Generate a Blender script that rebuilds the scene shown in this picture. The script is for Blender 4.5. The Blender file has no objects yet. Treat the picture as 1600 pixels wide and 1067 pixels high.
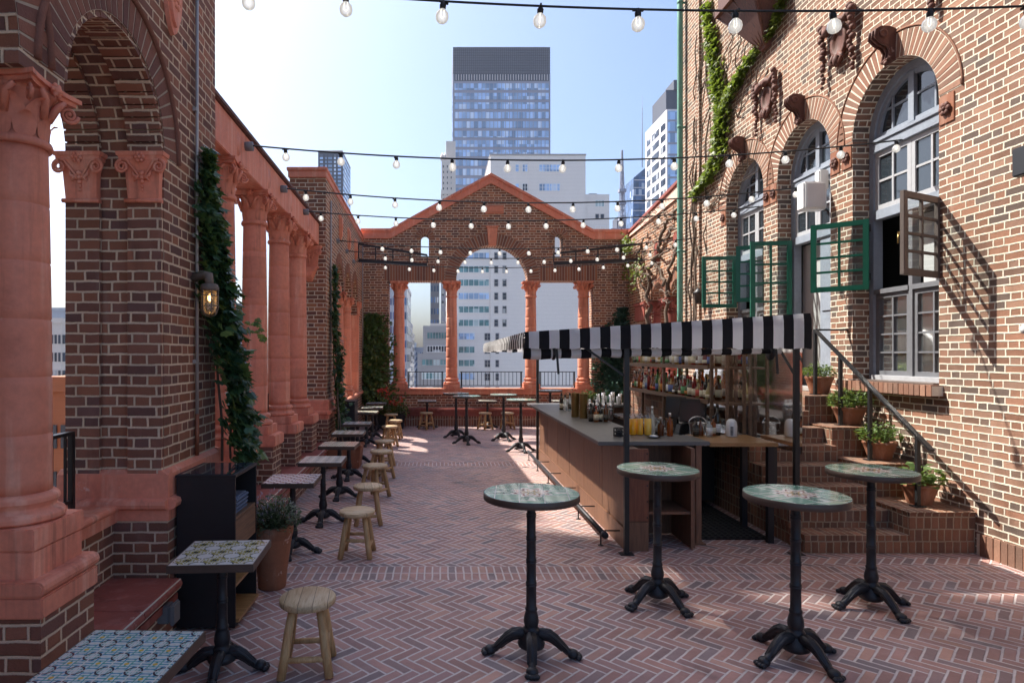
import bpy, bmesh, math, random
from math import sin, cos, pi, sqrt, atan2, radians, floor
from mathutils import Vector, Matrix, Quaternion
random.seed(7)
SC = bpy.context.scene
COL = SC.collection
V = Vector
F, CX, CY, EYE = 985.0, 688.0, 556.0, 1.96      # lens and eye level measured from the photograph

def at(px, py, Y):                               # a point seen at a pixel, Y metres away
    return V(((px - CX) * Y / F, Y, EYE - (py - CY) * Y / F))

# ------------------------------------------------------------------ mesh builder
class MB:
    def __init__(s):
        s.bm = bmesh.new()
        s.uv = s.bm.loops.layers.uv.new('UVMap')
        s.cu = s.bm.faces.layers.int.new('cu')
    def face(s, pts, uvs=None, smooth=False):
        f = s.bm.faces.new([s.bm.verts.new(p) for p in pts])
        f.smooth = smooth
        if uvs:
            f[s.cu] = 1
            for l, t in zip(f.loops, uvs): l[s.uv].uv = t
        return f
    def vf(s, verts, faces, smooth=False):
        vs = [s.bm.verts.new(v) for v in verts]
        for f in faces:
            try: s.bm.faces.new([vs[i] for i in f]).smooth = smooth
            except ValueError: pass
        return vs
    def box(s, x0, x1, y0, y1, z0, z1, M=None):
        p = [V((x, y, z)) for z in (z0, z1) for y in (y0, y1) for x in (x0, x1)]
        if M: p = [M @ q for q in p]
        s.vf(p, [(0,2,3,1),(4,5,7,6),(0,1,5,4),(2,6,7,3),(0,4,6,2),(1,3,7,5)])
        return s
    def hexa(s, bot, top):                        # 4 bottom + 4 top points
        s.vf(list(bot)+list(top), [(3,2,1,0),(4,5,6,7),(0,1,5,4),(1,2,6,5),(2,3,7,6),(3,0,4,7)])
        return s
    def prism(s, poly, M, d0, d1, smooth=False):  # polygon in local xy, extruded along local z
        n = len(poly)
        a = [M @ V((x, y, d0)) for x, y in poly]; b = [M @ V((x, y, d1)) for x, y in poly]
        s.vf(a+b, [tuple(range(n-1, -1, -1)), tuple(range(n, 2*n))]+[(i, (i+1) % n, n+(i+1) % n, n+i) for i in range(n)])
        return s
    def lathe(s, prof, c=(0,0,0), seg=20, M=None, smooth=True):
        c = V(c); rings = []
        for r, z in prof:
            if r < 1e-5: rings.append([V((0,0,z))])
            else: rings.append([V((r*cos(2*pi*k/seg), r*sin(2*pi*k/seg), z)) for k in range(seg)])
        allv, idx, fs = [], [], []
        for R in rings:
            idx.append([len(allv)+i for i in range(len(R))])
            allv += [(M @ q if M else q)+c for q in R]
        for A, B in zip(idx, idx[1:]):
            for k in range(seg):
                k2 = (k+1) % seg
                if len(A) == 1 and len(B) == 1: continue
                if len(A) == 1: fs.append((A[0], B[k2], B[k]))
                elif len(B) == 1: fs.append((A[k], A[k2], B[0]))
                else: fs.append((A[k], A[k2], B[k2], B[k]))
        if len(idx[0]) > 1: fs.append(tuple(reversed(idx[0])))
        if len(idx[-1]) > 1: fs.append(tuple(idx[-1]))
        s.vf(allv, fs, smooth)
        return s
    def tube(s, pts, r, seg=8, caps=True, flat=1.0):
        pts = [V(p) for p in pts]; n = len(pts)
        rs = r if isinstance(r, (list, tuple)) else [r]*n
        t0 = (pts[1]-pts[0]).normalized()
        up = V((0,0,1)) if abs(t0.z) < .9 else V((1,0,0))
        nrm = (up - t0*up.dot(t0)).normalized()
        allv, fs = [], []
        for i, p in enumerate(pts):
            t = (pts[min(i+1, n-1)]-pts[max(i-1, 0)]).normalized()
            nrm = (nrm - t*nrm.dot(t)).normalized(); b = t.cross(nrm)
            for k in range(seg):
                a = 2*pi*k/seg
                allv.append(p+(nrm*cos(a)+b*sin(a)*flat)*rs[i])
        for i in range(n-1):
            for k in range(seg):
                k2 = (k+1) % seg
                fs.append((i*seg+k, i*seg+k2, (i+1)*seg+k2, (i+1)*seg+k))
        if caps:
            fs.append(tuple(range(seg-1, -1, -1))); fs.append(tuple((n-1)*seg+k for k in range(seg)))
        s.vf(allv, fs, True)
        return s
    def bar(s, a, b, w, h=None):                  # rectangular bar between two points
        a, b = V(a), V(b); h = h or w
        t = (b-a).normalized(); up = V((0,0,1)) if abs(t.z) < .95 else V((0,1,0))
        n = t.cross(up).normalized(); u = n.cross(t)
        q = [n*(-w/2)+u*(-h/2), n*(w/2)+u*(-h/2), n*(w/2)+u*(h/2), n*(-w/2)+u*(h/2)]
        s.vf([a+k for k in q]+[b+k for k in q], [(3,2,1,0),(4,5,6,7),(0,1,5,4),(1,2,6,5),(2,3,7,6),(3,0,4,7)])
        return s
    def ball(s, c, r, sc=(1,1,1), seg=12, rings=7):
        prof = [(sin(pi*i/rings)*r, -cos(pi*i/rings)*r) for i in range(rings+1)]
        s.lathe(prof, c, seg, Matrix.Diagonal((sc[0], sc[1], sc[2])).to_4x4())
        return s
    def build(s, name, mat, parent=None, bevel=0, recalc=True, weld=False):
        bm = s.bm
        if weld: bmesh.ops.remove_doubles(bm, verts=bm.verts, dist=1e-5)
        if recalc: bmesh.ops.recalc_face_normals(bm, faces=bm.faces)
        if bevel:
            bm.normal_update()
            es = [e for e in bm.edges if len(e.link_faces) == 2 and e.calc_face_angle(0) > .6]
            bmesh.ops.bevel(bm, geom=es, offset=bevel, segments=2, affect='EDGES', clamp_overlap=True)
        bm.normal_update()
        for f in bm.faces:
            if f[s.cu]: continue
            n = f.normal; ax, ay, az = abs(n.x), abs(n.y), abs(n.z)
            for l in f.loops:
                c = l.vert.co
                l[s.uv].uv = (c.y, c.z) if ax >= ay and ax >= az else ((c.x, c.z) if ay >= az else (c.x, c.y))
        o = wl(parent)
        if o.length > 0: bmesh.ops.translate(bm, verts=bm.verts, vec=-o)
        me = bpy.data.meshes.new(name); bm.to_mesh(me); bm.free()
        for m in (mat if isinstance(mat, (list, tuple)) else [mat]): me.materials.append(m)
        ob = bpy.data.objects.new(name, me); COL.objects.link(ob)
        if parent: ob.parent = parent
        return ob

def wl(o):
    r = V((0,0,0))
    while o is not None: r = r+o.location; o = o.parent
    return r
def tag(o, label, cat, group=None):
    o['label'] = label; o['category'] = cat
    if group: o['group'] = group
    return o
def thing(name, label, cat, loc=(0,0,0), group=None):
    o = bpy.data.objects.new(name, None); o.empty_display_size = .1
    COL.objects.link(o); o.location = loc
    return tag(o, label, cat, group)
def dup(o, parent=None):
    c = o.copy(); COL.objects.link(c)
    if parent: c.parent = parent
    for ch in list(o.children): dup(ch, c)
    return c
ORD = ['first','second','third','fourth','fifth','sixth','seventh','eighth','ninth','tenth','eleventh','twelfth','thirteenth','fourteenth','fifteenth','sixteenth','seventeenth','eighteenth','nineteenth','twentieth','twenty-first','twenty-second','twenty-third','twenty-fourth','twenty-fifth','twenty-sixth','twenty-seventh','twenty-eighth','twenty-ninth','thirtieth']

# ------------------------------------------------------------------ node expressions
NT = None
class S:                                          # a socket with arithmetic
    def __init__(s, k): s.k = k
    def __add__(s, o): return mth('ADD', s, o)
    __radd__ = __add__
    def __sub__(s, o): return mth('SUBTRACT', s, o)
    def __rsub__(s, o): return mth('SUBTRACT', o, s)
    def __mul__(s, o): return mth('MULTIPLY', s, o)
    __rmul__ = __mul__
    def __truediv__(s, o): return mth('DIVIDE', s, o)
    def __lt__(s, o): return mth('LESS_THAN', s, o)
    def __gt__(s, o): return mth('GREATER_THAN', s, o)
def put(sock, v):
    if isinstance(v, S): NT.links.new(v.k, sock)
    elif isinstance(v, (tuple, list)) and len(v) == 3 and sock.type == 'RGBA': sock.default_value = (*v, 1)
    else: sock.default_value = v
def mth(op, a, b=None, c=None):
    n = NT.nodes.new('ShaderNodeMath'); n.operation = op
    for i, v in enumerate((a, b, c)):
        if v is not None: put(n.inputs[i], v)
    return S(n.outputs[0])
def fl(a): return mth('FLOOR', a)
def fract(a): return mth('FRACT', a)
def mn(a, b): return mth('MINIMUM', a, b)
def mx(a, b): return mth('MAXIMUM', a, b)
def ab(a): return mth('ABSOLUTE', a)
def ss(a, lo, hi):
    n = NT.nodes.new('ShaderNodeMapRange'); n.interpolation_type = 'SMOOTHSTEP'
    put(n.inputs[0], a); n.inputs[1].default_value = lo; n.inputs[2].default_value = hi
    return S(n.outputs[0])
def vec(x=0., y=0., z=0.):
    n = NT.nodes.new('ShaderNodeCombineXYZ')
    for i, v in enumerate((x, y, z)): put(n.inputs[i], v)
    return S(n.outputs[0])
def sep(v):
    n = NT.nodes.new('ShaderNodeSeparateXYZ'); put(n.inputs[0], v)
    return S(n.outputs[0]), S(n.outputs[1]), S(n.outputs[2])
def uvs():
    n = NT.nodes.new('ShaderNodeUVMap'); n.uv_map = 'UVMap'; return S(n.outputs[0])
def objc(): return S(NT.nodes.new('ShaderNodeTexCoord').outputs['Object'])
def gpos(): return S(NT.nodes.new('ShaderNodeNewGeometry').outputs['Position'])
def isl(): return S(NT.nodes.new('ShaderNodeNewGeometry').outputs['Random Per Island'])
def orand(): return S(NT.nodes.new('ShaderNodeObjectInfo').outputs['Random'])
def noise(v, scale, detail=3, rough=.55, dist=0.):
    n = NT.nodes.new('ShaderNodeTexNoise'); put(n.inputs['Vector'], v)
    n.inputs['Scale'].default_value = scale; n.inputs['Detail'].default_value = detail
    n.inputs['Roughness'].default_value = rough; n.inputs['Distortion'].default_value = dist
    return S(n.outputs[0])
def wnoise(v):
    n = NT.nodes.new('ShaderNodeTexWhiteNoise'); n.noise_dimensions = '3D'; put(n.inputs['Vector'], v)
    return S(n.outputs[0])
def voro(v, scale, feat='F1', rnd=1.):
    n = NT.nodes.new('ShaderNodeTexVoronoi'); n.feature = feat; put(n.inputs['Vector'], v)
    n.inputs['Scale'].default_value = scale; n.inputs['Randomness'].default_value = rnd
    return S(n.outputs['Distance'])
def mapv(v, sc=(1,1,1), rot=(0,0,0)):
    n = NT.nodes.new('ShaderNodeMapping'); put(n.inputs[0], v)
    n.inputs['Scale'].default_value = sc; n.inputs['Rotation'].default_value = rot
    return S(n.outputs[0])
def mix(a, b, t, blend='MIX'):
    n = NT.nodes.new('ShaderNodeMix'); n.data_type = 'RGBA'; n.blend_type = blend
    put(n.inputs[0], t); put(n.inputs[6], a); put(n.inputs[7], b)
    return S(n.outputs[2])
def ramp(t, stops, interp='LINEAR'):
    n = NT.nodes.new('ShaderNodeValToRGB'); put(n.inputs[0], t)
    e = n.color_ramp.elements; n.color_ramp.interpolation = interp
    while len(e) < len(stops): e.new(.5)
    for k, (p, c) in zip(e, stops): k.position = p; k.color = (*c, 1)
    return S(n.outputs[0])
def scale_col(c, t):                              # colour times a scalar
    n = NT.nodes.new('ShaderNodeVectorMath'); n.operation = 'SCALE'
    put(n.inputs[0], c); put(n.inputs['Scale'], t)
    return S(n.outputs[0])
def bump(h, dist=.01, strength=1.):
    n = NT.nodes.new('ShaderNodeBump'); put(n.inputs['Height'], h)
    n.inputs['Distance'].default_value = dist; n.inputs['Strength'].default_value = strength
    return S(n.outputs[0])
def new_mat(name):
    global NT
    m = bpy.data.materials.new(name); m.use_nodes = True; NT = m.node_tree
    NT.nodes.clear()
    return m
def out(sh): 
    n = NT.nodes.new('ShaderNodeOutputMaterial'); NT.links.new(sh.k, n.inputs[0])
def pbsdf(col=(.5,.5,.5), rough=.6, metal=0., normal=None, **kw):
    n = NT.nodes.new('ShaderNodeBsdfPrincipled')
    put(n.inputs['Base Color'], col); put(n.inputs['Roughness'], rough); put(n.inputs['Metallic'], metal)
    if normal: put(n.inputs['Normal'], normal)
    for k, v in kw.items(): put(n.inputs[k.replace('_', ' ')], v)
    return S(n.outputs[0])
def mixsh(a, b, t):
    n = NT.nodes.new('ShaderNodeMixShader'); put(n.inputs[0], t); NT.links.new(a.k, n.inputs[1]); NT.links.new(b.k, n.inputs[2])
    return S(n.outputs[0])
def shader(kind, **kw):
    n = NT.nodes.new(kind)
    for k, v in kw.items(): put(n.inputs[k.replace('_', ' ')], v)
    return S(n.outputs[0])
def simple(name, col, rough=.6, metal=0., var=.15, sc=8., bmp=0., **kw):
    m = new_mat(name); g = objc()
    n1 = noise(g, sc, 5); n2 = noise(g, sc*.17, 3)
    c = scale_col(S(rgb(col)), 1-var+(n1+n2)*var)
    out(pbsdf(c, mth('ADD', rough-.08, n1*.16), metal, bump(n1, .004, bmp) if bmp else None, **kw))
    return m
def rgb(c):
    n = NT.nodes.new('ShaderNodeRGB'); n.outputs[0].default_value = (*c, 1); return n.outputs[0]
# ------------------------------------------------------------------ materials
def brick_mat(name, cols, mortar, L=.225, SH=.1125, H=.073, m=.0135, stain=.35, bmp=.9, soldier=False):
    mt = new_mat(name)
    uv = uvs(); u, v, _ = sep(uv)
    w1 = noise(uv, 9., 2); w2 = noise(mapv(uv, (1,1,1), (0,0,1.3)), 7., 2); fine = noise(uv, 90., 3, .6)
    u = u+(w1-.5)*.012; v = v+(w2-.5)*.012
    if soldier: u, v = v, u
    row = fl(v/H); fv = v-row*H
    P = L+SH
    uu = u+fract(row*.5)*P+wnoise(vec(row, 3.7, 0.))*.03
    cell = fl(uu/P); fu = uu-cell*P
    isS = fu > L
    bu = fu-isS*L; bw = isS*(SH-L)+L
    rid = wnoise(vec(cell*2+isS, row, .5)); rid2 = wnoise(vec(cell*2+isS, row, 9.5))
    d = mn(mn(bu, bw-bu), mn(fv, H-fv))+(fine-.5)*.007+(rid2-.5)*.002
    mask = ss(d, m*.5-.0025, m*.5+.003)
    big = noise(uv, .7, 4, .6); med = noise(uv, 14., 4, .65)
    n = len(cols)
    c = ramp(rid, [((i+.5)/n, k) for i, k in enumerate(cols)])
    c = scale_col(c, .62+rid2*.35+med*.36)
    mc = scale_col(S(rgb(mortar)), .62+fine*.4+noise(uv, 3., 4)*.36)
    c = mix(mc, c, mask)
    c = scale_col(c, 1-stain*1.1+big*stain*2.2)
    streak = ss(noise(mapv(uv, (2.2, .35, 1)), 2., 4, .6), .56, .78)      # lime bloom and runs
    c = mix(c, (.46,.41,.36), streak*.24)
    grime = ss(noise(mapv(uv, (1.3,.5,1)), 1.1, 5, .65), .56, .72)
    c = scale_col(c, 1-grime*.4)
    h = mask*.7+med*.35*mask+fine*.3
    out(pbsdf(c, .9-mask*.12+med*.05, 0., bump(h, .012, bmp), Specular_IOR_Level=.25))
    return mt
M = {}
DK = [(.25,.112,.074),(.19,.088,.066),(.32,.14,.088),(.155,.085,.075),(.28,.12,.073)]
M['brick_left'] = brick_mat('dark_clinker_brick', DK, (.68,.54,.39), m=.0145)
M['brick_far'] = brick_mat('warm_dark_brick', [(.28,.12,.072),(.35,.15,.085),(.21,.10,.07),(.42,.185,.095),(.18,.092,.072)], (.68,.58,.44), m=.016)
M['brick_right'] = brick_mat('rosy_brick', [(.265,.14,.092),(.33,.165,.105),(.205,.122,.088),(.38,.215,.145),(.15,.108,.088)], (.80,.72,.58), H=.075, m=.015, stain=.2)
M['brick_stair'] = brick_mat('stair_brick', [(.22,.105,.065),(.29,.135,.08),(.16,.085,.06)], (.36,.28,.20), L=.074, SH=.074, H=.1205, m=.012)
M['brick_soldier'] = brick_mat('soldier_brick', [(.26,.115,.078),(.33,.145,.092),(.20,.095,.07)], (.52,.44,.35), L=.21, SH=.21, H=.072, soldier=True)
M['brick_shaft'] = brick_mat('sooty_brick', [(.07,.05,.045),(.10,.06,.05),(.05,.04,.04)], (.20,.17,.15))
def loose_brick(name, cols):
    mt = new_mat(name); g = objc(); r = isl()
    n1 = noise(g, 60., 4, .65); n2 = noise(g, 14., 3)
    n = len(cols)
    c = scale_col(ramp(r, [((i+.5)/n, k) for i, k in enumerate(cols)]), .6+n1*.4+n2*.4)
    out(pbsdf(c, .85, 0., bump(n1, .006, .7), Specular_IOR_Level=.25)); return mt
M['vous_dark'] = loose_brick('dark_arch_brick', [(.20,.09,.066),(.26,.115,.08),(.15,.072,.06)])
M['vous_warm'] = loose_brick('warm_arch_brick', [(.28,.12,.075),(.36,.16,.092),(.20,.095,.068)])
M['vous_rosy'] = loose_brick('rosy_arch_brick', [(.25,.13,.088),(.32,.16,.105),(.19,.115,.085),(.37,.205,.14)])
M['mortar'] = simple('mortar', (.40,.34,.27), .95, var=.25, sc=30, bmp=.5)
M['mortar_pale'] = simple('pale_mortar', (.74,.66,.54), .95, var=.2, sc=30, bmp=.5)

# herringbone terrace with two bands of stacked headers across it
mt = new_mat('herringbone_brick')
g = gpos(); X, Y, Z = sep(g)
wx = noise(g, 6., 2); wy = noise(mapv(g, (1,1,1), (0,0,.8)), 6., 2); fine = noise(g, 80., 3, .6)
x = X+(wx-.5)*.014; y = Y+(wy-.5)*.014
W = .074; k2 = 1/(sqrt(2)*W)
a = (x+y)*k2; b = (x-y)*k2+.3
i = fl(a); j = fl(b); fa = a-i; fb = b-j
k = mth('FLOORED_MODULO', i-j, 6.)
hor = k < 3
p = 5-k
along = hor*(k+fa-p-fb)+p+fb; across = hor*(fb-fa)+fa
id1 = i-hor*k; id2 = j-(1-hor)*p
rid = wnoise(vec(id1, id2, hor)); rid2 = wnoise(vec(id1, id2, hor+5))
d = mn(mn(along, 3-along), mn(across, 1-across))*W
# bands
band = ((Y > 5.52)*(Y < 5.88))+((Y > 11.25)*(Y < 11.61))+((Y > 17.2)*(Y < 17.56))
by = mth('FLOORED_MODULO', Y-5.52+(wy-.5)*.01, .18); bx = mth('FLOORED_MODULO', x, .0705)
bd = mn(mn(bx, .0705-bx), mn(by, .18-by))
brid = wnoise(vec(fl(x/.0705), fl((Y-5.52)/.18), 3.))
d = d+(bd-d)*band; rid = rid+(brid-rid)*band
worn = noise(g, .55, 4, .65); med = noise(g, 16., 4, .65)
mask = ss(d+(fine-.5)*.007, .0045, .0105)
c = ramp(rid, [(.06,(.23,.175,.175)),(.3,(.37,.205,.175)),(.55,(.43,.235,.195)),(.78,(.34,.20,.185)),(.95,(.48,.275,.215))])
c = scale_col(c, .62+rid2*.3+med*.42)
mc = scale_col(S(rgb((.63,.54,.51))), .6+fine*.4+med*.4)
c = mix(mc, c, mask)
dust = ss(noise(g, 1.3, 5, .7, .6), .52, .82)
c = mix(c, (.55,.47,.48), dust*.42)
c = scale_col(c, .66+worn*.68)
oil = ss(noise(g, .8, 5, .7), .60, .70)
c = scale_col(c, 1-oil*.35)
spot = ss(voro(g, 1.1), .03, .012)*ss(noise(g, .9, 1), .5, .52)
c = mix(c, (.5,.45,.45), spot*.8)
out(pbsdf(c, .74-mask*.14+med*.12, 0., bump(mask*.6+med*.4*mask+fine*.25+(across-.5)*(rid2-.5)*1.6+noise(g, 2.2, 3)*.9, .01, .8), Specular_IOR_Level=.35))
M['herring'] = mt

def terra_mat(name, base, dark, light, rough=.62):
    mt = new_mat(name); g = gpos()
    n1 = noise(g, 2.2, 5, .65, .3); n2 = noise(g, 25., 5, .65); n3 = noise(mapv(g, (6,6,.5)), 1.5, 4, .6)
    c = mix(base, dark, ss(n1, .5, .75)*.7)
    c = mix(c, light, ss(n3, .5, .64)*.55)
    soot = ss(noise(mapv(g, (9,9,.4)), 1.3, 5, .65), .54, .74)
    c = mix(c, tuple(q*.35 for q in dark), soot*.45)
    chip = ss(noise(g, 6., 6, .75), .63, .67)*ss(noise(g, 1.1, 2), .45, .6)
    c = mix(c, (.70,.50,.42), chip*.6)
    c = scale_col(c, .74+noise(g, .9, 4, .6)*.36+wnoise(vec(fl(sep(g)[2]*1.95+orand()*3), orand()*7, 0.))*.16)
    c = scale_col(c, .78+n2*.44)
    out(pbsdf(c, rough-.1+n2*.25, 0., bump(n2*.6+n1*.6, .006, .5), Specular_IOR_Level=.35)); return mt
M['terra'] = terra_mat('painted_terracotta', (.72,.265,.17), (.48,.155,.10), (.80,.43,.31))
M['terra_far'] = terra_mat('orange_terracotta', (.72,.275,.165), (.52,.18,.115), (.80,.44,.30))
M['terra_dull'] = terra_mat('brown_terracotta', (.12,.048,.034), (.07,.03,.025), (.19,.085,.06))
M['terra_bench'] = terra_mat('oxblood_slab', (.33,.095,.072), (.22,.065,.054), (.42,.17,.14), .5)
M['terra_pot'] = terra_mat('flowerpot_clay', (.29,.115,.06), (.18,.07,.04), (.40,.22,.15))
M['pink'] = terra_mat('pale_coping', (.70,.44,.34), (.56,.30,.22), (.76,.54,.45))
def leaf_mat(name, stops, trans=.25, rough=.42):
    mt = new_mat(name); r = isl(); g = gpos()
    c = scale_col(ramp(r, stops), .75+noise(g, 2.5, 3)*.5)
    p = pbsdf(c, rough, 0., None, Specular_IOR_Level=.4)
    t = shader('ShaderNodeBsdfTranslucent', Color=mix(c, (.25,.35,.03), .5))
    out(mixsh(p, t, trans)); return mt
M['ivy'] = leaf_mat('ivy_leaf', [(0,(.02,.06,.034)),(.45,(.036,.095,.046)),(.8,(.065,.14,.055)),(1,(.15,.21,.06))], .22, .3)
M['ivy_mid'] = leaf_mat('creeper_leaf', [(0,(.05,.09,.028)),(.5,(.085,.145,.035)),(.85,(.13,.19,.045)),(1,(.2,.22,.05))])
M['ivy_lit'] = leaf_mat('young_creeper_leaf', [(0,(.09,.14,.025)),(.5,(.15,.21,.035)),(1,(.24,.28,.06))], .4)
M['ivy_blue'] = leaf_mat('bluish_ivy_leaf', [(0,(.022,.062,.042)),(.6,(.038,.105,.072)),(1,(.07,.15,.08))])
M['herb'] = leaf_mat('herb_leaf', [(0,(.06,.11,.03)),(.5,(.11,.18,.05)),(1,(.19,.26,.09))], .35)
M['lavender'] = leaf_mat('lavender_leaf', [(0,(.05,.08,.04)),(.6,(.09,.13,.07)),(1,(.16,.2,.12))], .2)
M['mauve'] = leaf_mat('lavender_flower', [(0,(.22,.2,.32)),(1,(.38,.36,.48))], .2)
M['petal'] = leaf_mat('geranium_petal', [(0,(.42,.02,.015)),(1,(.62,.06,.03))], .2)
M['twig'] = simple('vine_bark', (.13,.095,.07), .9, var=.35, sc=20, bmp=.6)
M['pale_twig'] = simple('pale_vine_bark', (.24,.20,.165), .9, var=.35, sc=20, bmp=.6)
M['iron'] = simple('cast_iron', (.028,.028,.032), .48, .35, var=.3, sc=40, bmp=.25)
M['black'] = simple('black_paint', (.014,.014,.015), .45, .0, var=.25, sc=30)
M['steel'] = simple('dark_steel', (.035,.033,.036), .5, .5, var=.3, sc=12)
M['chrome'] = simple('brushed_steel', (.62,.62,.62), .28, 1., var=.1)
M['brass'] = simple('aged_brass', (.36,.25,.10), .38, 1., var=.2)
M['rust'] = simple('rusted_pipe', (.19,.15,.12), .7, .3, var=.4, sc=30, bmp=.4)
M['conduit'] = simple('galvanised_conduit', (.45,.43,.41), .5, .5, var=.2)
M['copper'] = simple('copper_pipe', (.3,.12,.07), .5, .6, var=.3)
M['wire'] = simple('rubber_cable', (.01,.01,.011), .6)
M['white'] = simple('white_enamel', (.78,.78,.77), .35, var=.06)
M['grey_box'] = simple('grey_plastic', (.19,.19,.20), .5, var=.1)
M['stone_top'] = simple('slate_counter', (.15,.145,.14), .38, var=.35, sc=10, bmp=.1)
M['marble'] = simple('pale_stone', (.55,.54,.5), .4, var=.12)
M['green'] = simple('green_paint', (.006,.115,.07), .35, var=.22, sc=25, bmp=.1)
M['patina'] = simple('verdigris_pipe', (.14,.34,.27), .65, .1, var=.3, sc=14)
M['greyblue'] = simple('weathered_blue_paint', (.29,.33,.39), .6, var=.4, sc=22, bmp=.25)
M['greywhite'] = simple('weathered_white_paint', (.44,.45,.47), .6, var=.3, sc=22, bmp=.2)
M['muntin'] = simple('dull_muntin_paint', (.16,.165,.18), .65, var=.4, sc=25, bmp=.2)
M['sash_wood'] = simple('bare_sash_wood', (.13,.10,.085), .7, var=.4, sc=25, bmp=.3)
M['plaster'] = simple('pale_plaster', (.62,.62,.62), .8, var=.12)
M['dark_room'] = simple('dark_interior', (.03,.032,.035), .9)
M['rubber'] = simple('rubber_mat', (.012,.012,.012), .75, var=.2)
M['grey_slate'] = simple('threshold_stone', (.42,.40,.37), .8, var=.25, bmp=.3)
def wood_mat(name, c1, c2, axis='z', rough=.55, sc=1.):
    mt = new_mat(name); g = objc()
    s = {'x': (1.2,14,14), 'y': (14,1.2,14), 'z': (14,14,1.2)}[axis]
    n1 = noise(mapv(g, tuple(q*sc for q in s)), 3., 6, .65, .8); n2 = noise(g, 1.5, 3)
    knot = ss(voro(mapv(g, tuple(q*sc*.35 for q in s)), 1.4), .16, .04)
    c = scale_col(mix(c1, c2, ss(n1, .32, .7)), .7+n2*.35+orand()*.25)
    c = mix(c, tuple(q*.4 for q in c2), knot*.7)
    out(pbsdf(c, rough, 0., bump(n1, .003, .3))); return mt
M['log'] = wood_mat('varnished_log', (.56,.36,.175), (.40,.225,.09), 'z')
M['walnut'] = wood_mat('bar_panel_wood', (.235,.115,.065), (.145,.07,.042), 'z', .5)
M['redwood'] = wood_mat('reddish_panel', (.22,.075,.036), (.14,.045,.024), 'z', .5)
M['butcher'] = wood_mat('oiled_counter_wood', (.42,.235,.095), (.27,.13,.045), 'x', .35)
M['shelf_wood'] = wood_mat('dark_shelf_wood', (.19,.11,.065), (.11,.062,.04), 'y', .5)
M['corbel_wood'] = wood_mat('oriel_timber', (.16,.062,.04), (.09,.036,.026), 'z', .6)
mt = new_mat('plank_seat'); g = objc(); x, y, z = sep(g)       # four planks glued into a disc
pl = fl(x/.088+.5); gap = ss(ab(fract(x/.088+.5)-.5), .492, .472)
n1 = noise(mapv(g, (26,2.5,26)), 2.5, 6, .65, .6)
c = scale_col(mix((.60,.45,.27), (.44,.29,.145), ss(n1, .35, .68)), .74+wnoise(vec(pl, orand()*9, 1.))*.3+noise(g, 9., 3)*.2)
c = mix((.10,.055,.025), c, gap)
out(pbsdf(c, .5, 0., bump(gap*.5+n1*.2, .004, .6))); M['seat'] = mt
def glass_mat(name, col=(.9,.95,.95), rough=.02, alpha=.2, tint=None):
    mt = new_mat(name)
    fr = NT.nodes.new('ShaderNodeFresnel'); fr.inputs[0].default_value = 1.45
    t = shader('ShaderNodeBsdfTransparent', Color=col)
    gl = shader('ShaderNodeBsdfGlossy', Color=(1,1,1), Roughness=rough)
    s = mixsh(t, gl, S(fr.outputs[0])*.9+.03)
    if alpha: s = mixsh(s, pbsdf(tint or (.5,.55,.55), .5), alpha)
    out(s); return mt
M['pane'] = glass_mat('window_glass', (.85,.92,.92), .02, .06)
M['wired'] = glass_mat('wired_glass', (.86,.92,.91), .1, .10, (.32,.37,.38))
M['vinyl'] = glass_mat('clear_vinyl', (.95,.94,.92), .05, .035, (.5,.46,.4))
mt = new_mat('mirror_pane'); g = gpos()
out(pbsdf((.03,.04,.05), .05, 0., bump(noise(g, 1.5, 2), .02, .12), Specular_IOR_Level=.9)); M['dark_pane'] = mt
# striped canvas
mt = new_mat('striped_canvas'); x, y, z = sep(objc()); u, v, _ = sep(uvs())
st = fract(u/.2) < .5
wv = noise(gpos(), 2.5, 3); wt = noise(gpos(), 300., 2)
c = mix((.93,.92,.91), (.018,.017,.02), st); c = scale_col(c, .86+wv*.16+wt*.1)
out(mixsh(pbsdf(c, .85, 0., bump(wv+wt*.1, .03, .4)), shader('ShaderNodeBsdfTranslucent', Color=c), .48)); M['canvas'] = mt

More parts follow.
